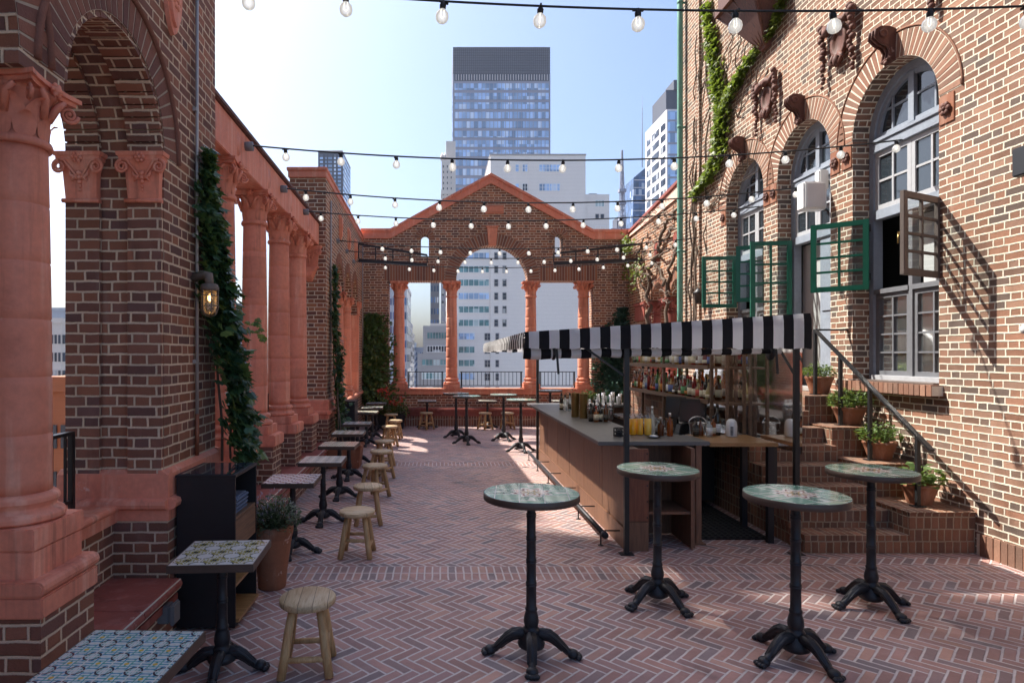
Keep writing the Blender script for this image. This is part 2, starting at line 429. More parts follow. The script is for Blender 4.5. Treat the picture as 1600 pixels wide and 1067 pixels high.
# tile patterns on the table tops
def tile_mat(name, n, ground, c1, c2, c3, style, size=.46):
    mt = new_mat(name); g = objc(); x, y, z = sep(g)
    T = size/n
    ix, iy = fl(x/T+n*.5), fl(y/T+n*.5)
    fx, fy = fract(x/T+n*.5)-.5, fract(y/T+n*.5)-.5
    ax, ay = ab(fx), ab(fy)
    r = mth('SQRT', fx*fx+fy*fy); th = mth('ARCTAN2', fy, fx)
    cr = mth('SQRT', (ax-.5)*(ax-.5)+(ay-.5)*(ay-.5))
    pet = mth('COSINE', th*4); pet8 = mth('COSINE', th*8)
    c = S(rgb(ground))
    if style == 0:      # interlaced ribbons
        w = mth('SINE', (fx+fy)*6.28*1.5+mth('SINE', (fx-fy)*9)*1.4); w2 = mth('SINE', (fx-fy)*6.28*1.5+mth('SINE', (fx+fy)*9)*1.4)
        c = mix(c, c1, ss(ab(w), .62, .45)*ss(ab(w), .16, .24)); c = mix(c, c2, ss(ab(w2), .55, .4)*ss(r, .47, .42)); c = mix(c, (.10,.42,.33), ss(ab(w2), .35, .2)*ss(r, .3, .26))
        c = mix(c, c3, ss(ab(cr-.27), .05, .02)); c = mix(c, c3, ss(ab(w), .1, .04)*.8)
        c = mix(c, (.6,.42,.08), ss(r, .1, .07))
    elif style == 1:    # leafy arabesque on white
        sw = mth('SINE', mth('SINE', fx*14)*3+fy*22)*mth('SINE', mth('SINE', fy*14)*3+fx*22)
        body = ss(cr, .30, .34)
        c = mix(c, c1, body*ss(sw, -.25, .05)); c = mix(c, c2, body*ss(sw, .35, .6)); c = mix(c, c3, ss(ab(cr-.3), .03, .012))
        c = mix(c, c3, ss(r+pet*.05, .12, .08))
    elif style == 2:    # rosette
        c = mix(c, c1, ss(r+pet8*.06, .30, .26)); c = mix(c, ground, ss(r+pet8*.05, .2, .17)); c = mix(c, c2, ss(r+pet*.04, .13, .1))
        c = mix(c, c1, ss(cr+pet*.04, .24, .2)); c = mix(c, c3, ss(cr, .11, .08)); c = mix(c, c2, ss(ab(ax-ay), .05, .02)*ss(r, .3, .34))
    else:               # checks and diamonds
        c = mix(c, c1, ss(ax+ay, .36, .33)); c = mix(c, c2, ss(ax+ay, .2, .17)); c = mix(c, c3, ss(ab(ax+ay-.5), .05, .02))
    grout = ss(mx(ax, ay), .472, .49)
    c = mix(c, (.55,.52,.47), grout)
    c = scale_col(c, .82+wnoise(vec(ix, iy, 2.))*.14+noise(g, 60., 3)*.16)
    out(pbsdf(c, .2+grout*.4, 0., bump((1-grout)*.6+noise(g, 5., 2)*.4, .003, .5), Coat_Weight=.3)); return mt
W8 = (.74,.74,.70)
TILES = [tile_mat('teal_ribbon_tile', 4, (.50,.60,.60), (.04,.30,.22), (.06,.25,.42), (.02,.03,.07), 0),
         tile_mat('olive_leaf_tile', 3, W8, (.34,.30,.05), (.42,.36,.10), (.05,.08,.10), 1, .48),
         tile_mat('blue_rosette_tile', 4, W8, (.04,.08,.32), (.42,.30,.10), (.03,.05,.2), 2),
         tile_mat('grey_check_tile', 4, W8, (.58,.61,.58), (.30,.37,.40), (.55,.44,.24), 3),
         tile_mat('sand_rosette_tile', 4, (.72,.69,.58), (.50,.41,.24), (.28,.40,.32), (.3,.13,.06), 2),
         tile_mat('sage_diamond_tile', 4, (.72,.72,.64), (.42,.50,.38), (.52,.45,.26), (.12,.14,.16), 3)]
# round green table tops with a star in the middle
mt = new_mat('green_glazed_tile'); g = objc(); x, y, z = sep(g); T = .155
ix, iy = fl(x/T+.5), fl(y/T+.5); ax, ay = ab(fract(x/T+.5)-.5), ab(fract(y/T+.5)-.5)
r = mth('SQRT', x*x+y*y); th = mth('ARCTAN2', y, x)
rn = wnoise(vec(ix, iy, fl(orand()*40)))
cloud = noise(g, 14., 4, .6, .8)
c = mix(ramp(rn, [(.1,(.05,.20,.14)),(.45,(.11,.30,.21)),(.75,(.20,.38,.28)),(.95,(.30,.44,.30))]), (.5,.58,.48), ss(cloud, .52, .75)*.7)
star = r+mth('COSINE', th*8)*.022
c = mix(c, (.76,.72,.64), ss(star, .13, .118)); c = mix(c, (.36,.10,.06), ss(ab(star-.092), .014, .008)); c = mix(c, (.55,.34,.10), ss(star, .055, .045)); c = mix(c, (.06,.16,.16), ss(star, .026, .02))
c = mix(c, (.70,.67,.58), ss(mth('COSINE', th*4)*.5+.5, .93, .98)*ss(ab(r-.2), .05, .035)*.7)
grout = ss(mx(ax, ay), .474, .488)
c = mix(c, (.62,.60,.52), grout)
out(pbsdf(c, .2+grout*.4, 0., bump((1-grout)*.6+cloud*.3, .003, .5), Coat_Weight=.3)); M['green_tile'] = mt
# ------------------------------------------------------------------ architecture helpers
def wall_panel(mb, mp, u0, u1, zb, zt, t, ops=(), brk=(), w0=0.):
    zb = zb if callable(zb) else (lambda u, k=zb: k)
    zt = zt if callable(zt) else (lambda u, k=zt: k)
    us = {u0, u1, *brk}
    for o in ops: us |= set(o['us'])
    us = sorted(q for q in us if u0-1e-9 <= q <= u1+1e-9)
    w1 = w0+t
    def quad(pp, uu): mb.face([mp(*q) for q in pp], uu)
    for ua, ub in zip(us, us[1:]):
        if ub-ua < 1e-6: continue
        um = (ua+ub)/2
        cov = sorted((o for o in ops if o['u0'] < um < o['u1']), key=lambda o: o['lo'])
        ca, cb = zb(ua), zb(ub)
        for o in cov+[None]:
            na, nb = (o['lo'], o['lo']) if o else (zt(ua), zt(ub))
            if na-ca > 1e-5 or nb-cb > 1e-5:
                for w in (w0, w1):
                    quad([(ua,w,ca),(ub,w,cb),(ub,w,nb),(ua,w,na)], [(ua,ca),(ub,cb),(ub,nb),(ua,na)])
            if o:
                if na-ca > 1e-5: quad([(ua,w0,na),(ub,w0,nb),(ub,w1,nb),(ua,w1,na)], [(ua,0),(ub,0),(ub,t),(ua,t)])
                ha, hb = o['hi'](ua), o['hi'](ub)
                sa, sb = o['arc'](ua), o['arc'](ub)
                quad([(ua,w0,ha),(ub,w0,hb),(ub,w1,hb),(ua,w1,ha)], [(0,sa),(0,sb),(t,sb),(t,sa)])
                ca, cb = ha, hb
        quad([(ua,w0,zt(ua)),(ub,w0,zt(ub)),(ub,w1,zt(ub)),(ua,w1,zt(ua))], [(ua,0),(ub,0),(ub,t),(ua,t)])
    for u in (u0, u1):
        quad([(u,w0,zb(u)),(u,w1,zb(u)),(u,w1,zt(u)),(u,w0,zt(u))], [(0,zb(u)),(t,zb(u)),(t,zt(u)),(0,zt(u))])
    for o in ops:
        for u, on in ((o['u0'], o.get('jl', True)), (o['u1'], o.get('jr', True))):
            if on:
                h = o['hi'](u)
                quad([(u,w0,o['lo']),(u,w1,o['lo']),(u,w1,h),(u,w0,h)], [(0,o['lo']),(t,o['lo']),(t,h),(0,h)])
def arch(u0, u1, lo, spring, n=26, **k):
    r, c = (u1-u0)/2, (u0+u1)/2
    hi = lambda u: spring+sqrt(max(0., r*r-(u-c)**2))
    arc = lambda u: r*(pi-math.acos(max(-1., min(1., (u-c)/r))))+spring
    return dict(u0=u0, u1=u1, lo=lo, hi=hi, arc=arc, us=[c-r*cos(pi*i/n) for i in range(n+1)], **k)
def flat(u0, u1, lo, hi, **k):
    return dict(u0=u0, u1=u1, lo=lo, hi=lambda u: hi, arc=lambda u: u, us=[u0, u1], **k)
def ring(mb, back, mp, c, spring, r0, r1, n, proud=.008, a0=0., a1=pi, gap=.2, jit=.0015):
    """radial bricks round an arch; back = builder of the mortar bed"""
    da = (a1-a0)/n; proud = .0055
    P = lambda r, a, w: mp(c+r*cos(a), w, spring+r*sin(a))
    for k in range(n):
        a, b = a0+da*(k+gap/2), a0+da*(k+1-gap/2)
        j = random.uniform(-jit, jit); q0, q1 = r0+.004, r1-.004+random.uniform(-jit, jit)
        f = [P(q0,a,-proud+j), P(q1,a,-proud+j), P(q1,b,-proud+j), P(q0,b,-proud+j)]
        g = [P(q0,a,.02), P(q1,a,.02), P(q1,b,.02), P(q0,b,.02)]
        mb.hexa(f, g)
        if back:
            a, b = a0+da*k, a0+da*(k+1)
            back.face([P(r0,a,-.0025), P(r1,a,-.0025), P(r1,b,-.0025), P(r0,b,-.0025)])
def mould(mb, mp, prof, u0, u1):
    """profile [(w,z)] swept along u"""
    n = len(prof)
    A = [mp(u0, w, z) for w, z in prof]; B = [mp(u1, w, z) for w, z in prof]
    mb.vf(A+B, [tuple(range(n)), tuple(range(2*n-1, n-1, -1))]+[(i, (i+1) % n, n+(i+1) % n, n+i) for i in range(n)])
def nose(w0, w1, z0, z1, r=None, n=6):
    """block section w0..w1 (w0 is the front), with a half-round front edge"""
    r = r or (z1-z0)/2; zc = (z0+z1)/2
    return [(w1, z0)]+[(w0+r-r*sin(pi*i/n), zc-r*cos(pi*i/n)*(z1-z0)/(2*r)) for i in range(n+1)]+[(w1, z1)]

def acanthus(mb, base, out_d, h, w, lean, curl):
    side = V((-out_d.y, out_d.x, 0))
    rows = []
    for i in range(7):
        t = i/6
        ww = w*(.75+.5*sin(pi*min(t*1.15, 1)))*(1-.55*max(0, t-.6)/.4)*(1+.13*(i % 2))
        o = lean*t*t+(curl*(t-.65)/.35 if t > .65 else 0); z = h*(t if t < .85 else .85+(t-.85)*.1)
        p = base+out_d*o+V((0,0,z))
        rows += [p-side*ww/2, p+out_d*.006-side*ww*.22, p+out_d*(.004+.03*w*2), p+out_d*.006+side*ww*.22, p+side*ww/2]
    mb.vf(rows, [(i*5+k, i*5+k+1, i*5+k+6, i*5+k+5) for i in range(6) for k in range(4)], True)
def volute(mb, c, d, R, th):
    side = V((-d.y, d.x, 0)); pts, rs = [], []
    for i in range(26):
        t = i/25; a = pi*.5+t*pi*3.6; r = R*(1-.78*t)
        pts.append(c+d*(-cos(a+pi/2)*r*1.0)+V((0,0,sin(a+pi/2)*r-R*.1))); rs.append(th*(1-.45*t))
    mb.tube(pts, rs, 6)
    mb.ball(c, R*.3, seg=8, rings=5)
def capital(mb, h, r, a, c=V((0,0,0))):
    """round Corinthian-like capital: neck radius r, abacus half width a"""
    mb.lathe([(r*.9,0),(r*1.12,.0),(r*1.17,.018*h/.35),(r*1.12,.04*h/.35),(r*.96,.05*h/.35),(r*.97,.35*h),(r*1.02,.6*h),(r*1.2,.8*h),(r*1.3,.86*h)], c, 24)
    for lay, (n, z, hh, ln, cu, off) in enumerate(((8,.12*h,.40*h,.10*r,.22*r,0), (8,.30*h,.46*h,.22*r,.26*r,pi/8))):
        for k in range(n):
            an = 2*pi*k/n+off; d = V((cos(an), sin(an), 0))
            acanthus(mb, c+d*r*.97+V((0,0,z)), d, hh, r*.62, ln, cu)
    for k in range(4):
        d = V((cos(pi/4+pi/2*k), sin(pi/4+pi/2*k), 0))
        volute(mb, c+d*a*1.17+V((0,0,h*.73)), d, h*.135, h*.035)
        f = V((cos(pi/2*k), sin(pi/2*k), 0)); s = V((-f.y, f.x, 0))
        for q in (-1, 1):
            mb.tube([c+f*r*1.05+s*q*r*.15+V((0,0,h*.45)), c+f*r*1.3+s*q*r*.4+V((0,0,h*.72)), c+f*r*1.35+s*q*r*.72+V((0,0,h*.82))], [.022*h/.35,.02*h/.35,.014*h/.35], 6)
        mb.ball(c+f*a*.98+V((0,0,h*.91)), h*.085, seg=10, rings=6)
        for q in range(6):
            an = q*pi/3
            mb.ball(c+f*a*1.0+s*cos(an)*h*.09+V((0,0,h*.91+sin(an)*h*.08)), h*.04, seg=7, rings=5)
    for z0, z1, k in ((.86*h,.93*h,.95),(.93*h,h,1.05)):
        poly = []
        for q in range(4):
            for t in range(7):
                u = -1+2*t/6*.999; dep = .86+.14*u*u
                x, y = a*k*dep, a*k*u
                an = pi/2*q
                poly.append((x*cos(an)-y*sin(an), x*sin(an)+y*cos(an)))
        mb.prism(poly, Matrix.Translation(c), z0, z1)
def pilaster_capital(mb, M4, w, d, h, front=1.):
    """flat capital: width w, depth d, local x across, local -y is the front, z up"""
    T = lambda x, y, z: M4 @ V((x, y, z))
    hw = w/2
    def slab(x0, y0, z0, x1, y1, z1): 
        mb.hexa([T(-x0,0,z0), T(x0,0,z0), T(x0,-y0,z0), T(-x0,-y0,z0)], [T(-x1,0,z1), T(x1,0,z1), T(x1,-y1,z1), T(-x1,-y1,z1)])
    mb.tube([T(-hw*1.02,-d*.6,h*.035), T(hw*1.02,-d*.6,h*.035)], h*.045, 8)
    slab(hw*.98,d*.7,0,hw*.98,d*.7,h*.07)
    slab(hw*.86,d*.55,h*.07,hw*.95,d*.75,h*.62); slab(hw*.95,d*.75,h*.62,hw*1.15,d*1.1,h*.84)
    slab(hw*1.2,d*1.15,h*.84,hw*1.22,d*1.2,h*.92); slab(hw*1.3,d*1.3,h*.92,hw*1.34,d*1.36,h)
    R = M4.to_3x3(); f = R @ V((0,-1,0)); s = R @ V((1,0,0))
    for q in (-1, 1):
        pts, rs = [], []
        for i in range(26):
            t = i/25; an = t*pi*3.7; r = h*.135*(1-.78*t)
            pts.append(T(q*(hw*1.02-0*t)+q*sin(an)*r, -d*1.15, h*.70+cos(an)*r)); rs.append(h*.035*(1-.4*t))
        mb.tube(pts, rs, 6)
        mb.tube([T(0,-d*.8,h*.45), T(q*hw*.35,-d*.95,h*.62), T(q*hw*.75,-d*1.1,h*.83), T(q*hw*1.02,-d*1.15,h*.835)], [h*.02,h*.026,h*.03,h*.035], 6)
        for k in range(3):
            an = .5+k*.55
            mb.tube([T(q*hw*.12,-d*.74,h*(.5-.02*k)), T(q*hw*(.25+.1*k),-d*.95,h*(.5+.02*k)), T(q*hw*(.42+.06*k),-d*.82,h*(.42+.12*k))], [h*.02,h*.035,h*.012], 6)
    for k in range(5):
        mb.ball(T(0,-d*(.86-.04*k),h*(.58-.085*k)), h*(.06-.008*k), seg=8, rings=6)
    for k in range(6):
        mb.ball(T(cos(k*pi/3)*h*.08,-d*1.3,h*.88+sin(k*pi/3)*h*.075), h*.045, seg=7, rings=5)
    mb.ball(T(0,-d*1.4,h*.88), h*.045, seg=7, rings=5)
def column(name_mat, x, y, z0, z1, r, label, group, cap_h, cap_a, base_h=.24, joints=5, name='terracotta_column'):
    t = thing(name, label, 'column', (x, y, z0), group)
    c = V((x, y, 0)); pw = r*1.42
    b = MB(); b.box(x-pw, x+pw, y-pw, y+pw, z0, z0+base_h*.42)
    b.lathe([(r*1.1,z0+base_h*.42),(r*1.36,z0+base_h*.43),(r*1.42,z0+base_h*.52),(r*1.36,z0+base_h*.62),(r*1.14,z0+base_h*.64),(r*1.1,z0+base_h*.76),(r*1.22,z0+base_h*.8),(r*1.25,z0+base_h*.86),(r*1.2,z0+base_h*.93),(r*1.03,z0+base_h)], c, 32)
    b.build('base', name_mat, t, bevel=.006)
    s = MB(); prof = []; h = z1-cap_h-z0-base_h; zs = z0+base_h
    for k in range(joints+1):
        for q in range(5):
            tt = (k+q/5)/(joints+1); rr = r*(1-.13*tt*tt)
            zz = zs+h*tt
            if q == 0 and k: prof += [(rr,zz-.006),(rr*.975,zz-.002),(rr*.975,zz+.002),(rr,zz+.006)]
            else: prof.append((rr, zz))
    prof.append((r*.87, z1-cap_h+.002))
    s.lathe(prof, c, 32); s.build('shaft', name_mat, t)
    k = MB(); capital(k, cap_h, r*.88, cap_a, V((x, y, z1-cap_h))); k.build('capital', name_mat, t)
    return t
def railing(name, label, a, b, z0, z1, n, group, posts=(0, 1), mat=None):
    t = thing(name, label, 'railing', (*((V(a)+V(b))/2).xy, z0), group); mat = mat or M['black']
    a, b = V((a[0], a[1], 0)), V((b[0], b[1], 0)); up = V((0,0,1))
    r = MB(); r.bar(a+up*z1, b+up*z1, .045, .022); r.build('handrail', mat, t)
    r = MB(); r.bar(a+up*(z0+.07), b+up*(z0+.07), .022, .022); r.build('bottom_rail', mat, t)
    for k in range(n):
        p = a.lerp(b, (k+.5)/n); r = MB(); r.box(p.x-.007,p.x+.007,p.y-.007,p.y+.007,z0+.08,z1-.01); r.build('baluster', mat, t)
    for q in posts:
        p = a.lerp(b, q); r = MB(); r.box(p.x-.016,p.x+.016,p.y-.016,p.y+.016,z0,z1-.01); r.box(p.x-.04,p.x+.04,p.y-.04,p.y+.04,z0,z0+.01); r.build('post', mat, t)
    return t

# ------------------------------------------------------------------ foliage
LEAF = [(0,0),(.28,-.10),(.5,.12),(.34,.34),(.42,.62),(.16,.6),(0,1.0),(-.16,.6),(-.42,.62),(-.34,.34),(-.5,.12),(-.28,-.10)]
def ivy_leaf(mb, p, d, up, size):
    d = d.normalized(); s = up.cross(d)
    if s.length < 1e-3: s = V((1,0,0))
    s.normalize(); n = d.cross(s)
    pts = []
    for x, y in LEAF: pts.append(p+s*x*size+d*y*size+n*(-abs(x)*.35+.12*y)*size)
    c = p+d*.25*size
    vs = [mb.bm.verts.new(q) for q in pts]; vc = mb.bm.verts.new(c)
    m = len(vs)
    for i in range(m): mb.bm.faces.new((vc, vs[i], vs[(i+1) % m]))
def oval_leaf(mb, p, d, up, size, w=.42):
    d = d.normalized(); s = up.cross(d)
    if s.length < 1e-3: s = V((1,0,0))
    s.normalize(); n = d.cross(s)
    q = [p, p+(d*.45+s*w+n*.06)*size, p+d*size-n*.05*size, p+(d*.45-s*w+n*.06)*size]
    mb.vf(q, [(0,1,2),(0,2,3)])
def ivy_mass(mb, stems, surf_n, count, size, rng, droop=.55):
    """stems: [(point, radius, thickness)] control points of hanging bunches; leaves scattered round them"""
    seg = list(zip(stems, stems[1:]))
    wts = [max(.05, (b[0]-a[0]).length*(a[1]+b[1])) for a, b in seg]
    for _ in range(count):
        a, b = rng.choices(seg, wts)[0]; t = rng.random()
        c = a[0].lerp(b[0], t); r = a[1]+(b[1]-a[1])*t; th = a[2]+(b[2]-a[2])*t
        n = surf_n
        tang = V((-n.y, n.x, 0)).normalized()
        q = rng.gauss(0, .5); q = max(-1.25, min(1.25, q))
        # clumps: thickness is largest in the middle
        lump = .65+.5*math.sin(c.z*9+q*3+c.y*5)*math.sin(c.z*4.3+q*5)
        o = abs(rng.gauss(.55, .35))*th*max(.12, 1-abs(q)**1.6*.7)*max(.3, lump)
        p = c+tang*q*r+n*o+V((0,0,rng.gauss(0, .04)))
        d = n*rng.uniform(.1,.9)+tang*(q*.5+rng.gauss(0,.45))+V((0,0,-droop+rng.gauss(0,.35)))
        up = n*1.+V((rng.gauss(0,.35), rng.gauss(0,.35), .5+rng.gauss(0,.3)))
        ivy_leaf(mb, p, d, up, size*rng.uniform(.55, 1.2))
def wiggle(pts, amp, rng, n=4):
    outp = []
    for a, b in zip(pts, pts[1:]):
        for i in range(n):
            outp.append(V(a).lerp(V(b), i/n)+V((rng.gauss(0,amp), rng.gauss(0,amp), rng.gauss(0,amp))))
    return outp+[V(pts[-1])]
# ------------------------------------------------------------------ setting: terrace and street
def structure(o): o['kind'] = 'structure'; return o
b = MB(); b.box(-2.95, 6.2, -5, 18.9, -44, 0); structure(b.build('terrace_floor', M['herring']))
m = new_mat('street_asphalt'); g = gpos()
out(pbsdf(scale_col(S(rgb((.20,.195,.19))), .7+noise(g, .05, 4)*.6), .9)); M['asphalt'] = m
b = MB(); b.box(-4000, 4000, -4000, 4000, -46, -45); structure(b.build('street_ground', M['asphalt']))

# ------------------------------------------------------------------ left arcade
def fw(u): return -1.864-.0195*u
def LW(u, w, z): return V((fw(u)-w, u, z))
def lbox(mb, u0, u1, w0, w1, z0, z1):
    mb.hexa([LW(u0,w0,z0), LW(u1,w0,z0), LW(u1,w1,z0), LW(u0,w1,z0)], [LW(u0,w0,z1), LW(u1,w0,z1), LW(u1,w1,z1), LW(u0,w1,z1)]); return mb
SPR = 3.37
def shield(mb, mp, u, z, w, h, proud):
    P = lambda x, y: (x*w/2, y*h)
    outl = [(-1,.42),(-.7,.5),(0,.44),(.7,.5),(1,.42),(.95,0),(.75,-.25),(.4,-.42),(0,-.5),(-.4,-.42),(-.75,-.25),(-.95,0)]
    for k, d in ((1, proud*.6), (.78, proud)):
        A = [mp(u+x*w/2*k, .01, z+y*h*k) for x, y in outl]; B = [mp(u+x*w/2*k*.96, -d, z+y*h*k*.97) for x, y in outl]
        n = len(A); mb.vf(A+B, [tuple(range(n, 2*n))]+[(i, (i+1) % n, n+(i+1) % n, n+i) for i in range(n)])
    c = mp(u, -proud-.005, z); 
    for k in range(6):
        q = mp(u+cos(k*pi/3)*w*.16, -proud, z+sin(k*pi/3)*w*.16); mb.ball(q, w*.1, (.5,1,1), 8, 5)
    mb.ball(c, w*.09, (.6,1,1), 8, 5)

arcade = thing('arcade_wall', 'tall dark brick arcade wall carrying the caged lantern, conduit and hanging ivy', 'wall', (fw(4.9)-.34, 4.9, 0))
b = MB()
wall_panel(b, LW, .5, 5.52, 0, 5.22, .68, [arch(1.63, 2.87, 0, SPR, jr=False), flat(2.87, 3.23, 0, SPR, jl=False, jr=False), arch(3.23, 4.45, 0, SPR, jl=False)])
lbox(b, 2.87, 3.23, 0, .68, 3.291, 3.3695); b.build('wall', M['brick_left'], arcade, recalc=False)
b = MB(); lbox(b, .45, 5.56, -.05, .73, 5.22, 5.36); lbox(b, .42, 5.6, -.08, .76, 5.36, 5.42); b.build('coping', M['terra'], arcade, bevel=.01)
# responds of the arch on the pier: two flat strips with a sunk band between, carried round the soffit
for w0, w1 in ((.0, .245), (.435, .68)):
    b = MB(); lbox(b, 4.415, 4.449, w0+.004, w1-.004, 1.13, 3.03)
    n = 22; c = 3.84; r1, r0 = .609, .575
    for k in range(n):
        a0, a1 = pi*k/n+.008, pi*(k+1)/n-.008
        q = [(c+r*cos(a), w, SPR+.001+r*sin(a)) for r in (r0, r1) for a in (a0, a1) for w in (w0+.004, w1-.004)]
        b.hexa([LW(*q[0]), LW(*q[1]), LW(*q[3]), LW(*q[2])], [LW(*q[4]), LW(*q[5]), LW(*q[7]), LW(*q[6])])
    b.build('pilaster', M['brick_left'], arcade)
    k = MB(); wm = (w0+w1)/2
    pilaster_capital(k, Matrix.Translation(LW(4.44, wm, 3.03)), .25, .075, .34)
    lbox(k, 4.41, 4.448, w0+.012, w1-.012, 3.03, 3.36)
    k.build('pilaster_capital', M['terra'], arcade)
for c, r in ((3.84, .61), (2.25, .62)):
    vb, mbk = MB(), MB(); ring(vb, mbk, LW, c, SPR, r+.0, r+.215, 30, .012)
    vb.build('arch_bricks', M['vous_dark'], arcade); mbk.build('arch_joint', M['mortar'], arcade, recalc=False)
    b = MB(); b.tube([LW(c+(r+.235)*cos(pi*k/40), -.008, SPR+(r+.235)*sin(pi*k/40)) for k in range(41)], .022, 6)
    b.build('arch_moulding', M['vous_dark'], arcade)
# terracotta band and foot moulding round the pier
def pier_base(u0, u1, wd, root, brick, terra, ret=True):
    b = MB()
    prof = [(-.055,.81),(-.055,.885),(-.075,.89),(-.098,.905),(-.105,.93),(-.098,.955),(-.07,.965),(-.05,.97),(-.045,1.13),(-.0,1.16),(.02,1.16),(.02,.81)]
    mould(b, LW, prof, u0-.05, u1+.05)
    for s_, u in ((-1, u0), (1, u1)):
        P2 = [(u+s_*(-w), z) for w, z in prof]
        A = [LW(x, -.05, z) for x, z in P2]; B = [LW(x, wd+.05, z) for x, z in P2]; n = len(A)
        b.vf(A+B, [tuple(range(n)), tuple(range(2*n-1, n-1, -1))]+[(i, (i+1) % n, n+(i+1) % n, n+i) for i in range(n)])
    b.build('base_moulding', terra, root)
    b = MB(); lbox(b, u0-.045, u1+.045, -.045, wd+.04, 0, .81); b.build('pier_foot', brick, root)
pier_base(4.45, 5.52, .68, arcade, M['brick_left'], M['terra'])
b = MB(); shield(b, LW, 4.56, 4.52, .27, .5, .05); b.build('shield', M['terra'], arcade)

# near column with its pedestal, bench and parapet
X0, Y0 = fw(3.1)-.15, 3.1
colT = column(M['terra'], X0, Y0, 1.06, 3.29, .145, 'massive red terracotta column with leafy capital at the left edge, nearest the camera', 'terracotta columns', .315, .19, .24, 5)
b = MB(); b.box(X0-.2, X0+.2, Y0-.2, Y0+.2, .90, 1.06); b.build('plinth', M['terra'], colT, bevel=.006)
b = MB(); mould(b, lambda u, w, z: V((X0+.27-w-.04, u, z)), nose(-.045,.45,.86,.93), Y0-.24, Y0+.24); b.box(X0-.2, X0+.265, Y0-.235, Y0+.235, .76, .86); b.build('pedestal_cap', M['terra'], colT, bevel=.008)
b = MB(); b.box(X0-.25, X0+.25, Y0-.22, Y0+.22, 0, .76); b.build('pedestal', M['brick_left'], colT)

def parapet(label, u0, u1, w0, wd, zc, brick, terra, group=None):
    t = thing('parapet_wall', label, 'wall', LW((u0+u1)/2, w0+wd/2, 0), group)
    b = MB(); lbox(b, u0, u1, w0, w0+wd, 0, zc-.13); b.build('wall', brick, t)
    b = MB(); mould(b, LW, nose(w0-.05, w0+wd+.05, zc-.055, zc), u0, u1); lbox(b, u0, u1, w0-.025, w0+wd+.02, zc-.13, zc-.055); b.build('coping', terra, t)
    return t
parapet('low brick parapet with red coping in the nearest arch at the far left', 3.28, 4.40, .33, .3, .93, M['brick_left'], M['terra'])
def bench(label, u0, u1, w0, w1, brick, slab, joints, zt=.42, group=None):
    t = thing('brick_bench', label, 'bench', LW((u0+u1)/2, (w0+w1)/2, 0), group)
    b = MB(); lbox(b, u0, u1, w0+.07, w1, 0, zt-.15); b.build('base', brick, t)
    b = MB(); lbox(b, u0, u1, w0+.035, w1, zt-.15, zt-.10); lbox(b, u0, u1, w0+.055, w1, zt-.10, zt-.07); b.build('moulding', slab, t)
    b = MB(); us = [u0]+joints+[u1]
    for a, c in zip(us, us[1:]): mould(b, LW, nose(w0, w1, zt-.07, zt), a+.005, c-.005)
    b.build('seat', slab, t)
    b = MB(); lbox(b, u0, u1, w0+.012, w1, zt-.066, zt-.004); b.build('mortar_bed', M['mortar_pale'], t)
    return t
bench('oxblood slab bench built against the brick parapet under the nearest arch', 1.2, 4.38, -.16, .33, M['brick_left'], M['terra_bench'], [1.85,2.5,3.15,3.8])
railing('iron_railing', 'short black iron railing on the parapet in the nearest arch', LW(3.3,.5,0).xy, LW(4.18,.5,0).xy, .93, 1.45, 6, 'iron railings on the parapets', (0,1))
# conduit, lamp, socket box
t = thing('wall_conduit', 'thin grey conduit pipe with copper foot running up the left brick pier beside the lamp', 'pipe', LW(5.02,-.02,1.16))
b = MB(); b.tube([LW(5.02,-.025,1.5), LW(5.02,-.025,3.4), LW(5.02,-.025,5.2)], .014, 8); b.build('pipe', M['conduit'], t)
b = MB(); b.tube([LW(5.02,-.025,1.17), LW(5.02,-.025,1.5)], .017, 8); b.build('copper_foot', M['copper'], t)
for z in (1.9, 2.9, 3.9, 4.8): b = MB(); lbox(b, 4.99, 5.05, -.03, 0, z, z+.03); b.build('clamp', M['conduit'], t)
t = thing('caged_lantern', 'rusty pipe wall lantern with a caged glass jar, lit, on the left ivy pier', 'lamp', LW(5.06,-.05,2.55))
q = LW(4.95, -.15, 2.40)
b = MB(); b.tube([LW(4.99,.0,2.57), LW(4.98,-.08,2.60), LW(4.955,-.14,2.59), q+V((0,0,.10))], [.032,.036,.036,.034], 12); b.lathe([(.02,.13),(.062,.12),(.07,.09),(.07,.07)], q, 16)
b.lathe([(.0,.0),(.06,.0),(.06,.02),(0,.02)], LW(4.99,.005,2.57), 14, Matrix.Rotation(-pi/2, 4, 'Y')); b.build('bracket', M['rust'], t)
b = MB(); b.lathe([(.05,.075),(.054,.03),(.054,-.06),(.045,-.10),(.02,-.115),(0,-.118)], q, 18); b.build('glass_jar', glass_mat('lantern_glass', (.95,.93,.88), .05, .18, (.6,.5,.35)), t)
b = MB()
for k in range(6):
    an = k*pi/3; d = V((cos(an), sin(an), 0)); b.tube([q+d*.066+V((0,0,.08)), q+d*.067+V((0,0,-.07)), q+d*.05+V((0,0,-.115)), q+V((0,0,-.135))], .0042, 5)
for z in (.03,-.05): b.tube([q+V((cos(k*pi/10)*.067, sin(k*pi/10)*.067, z)) for k in range(21)], .004, 5)
b.build('cage', M['rust'], t)
m = new_mat('lamp_filament'); e = shader('ShaderNodeEmission', Color=(1,.55,.18), Strength=5.); out(e); M['glow'] = m
b = MB(); b.ball(q+V((0,0,.015)), .017, (1,1,1.7), 10, 6); b.build('bulb', M['glow'], t)
t = thing('outlet_box', 'weatherproof grey outlet box on the front of the near oxblood bench', 'box', LW(4.2,-.14,.28))
b = MB(); lbox(b, 4.13, 4.23, -.17, -.07, .2, .32); b.build('housing', M['grey_box'], t, bevel=.012)
b = MB(); lbox(b, 4.12, 4.24, -.2, -.172, .19, .33); b.build('cover', M['grey_box'], t, bevel=.01)

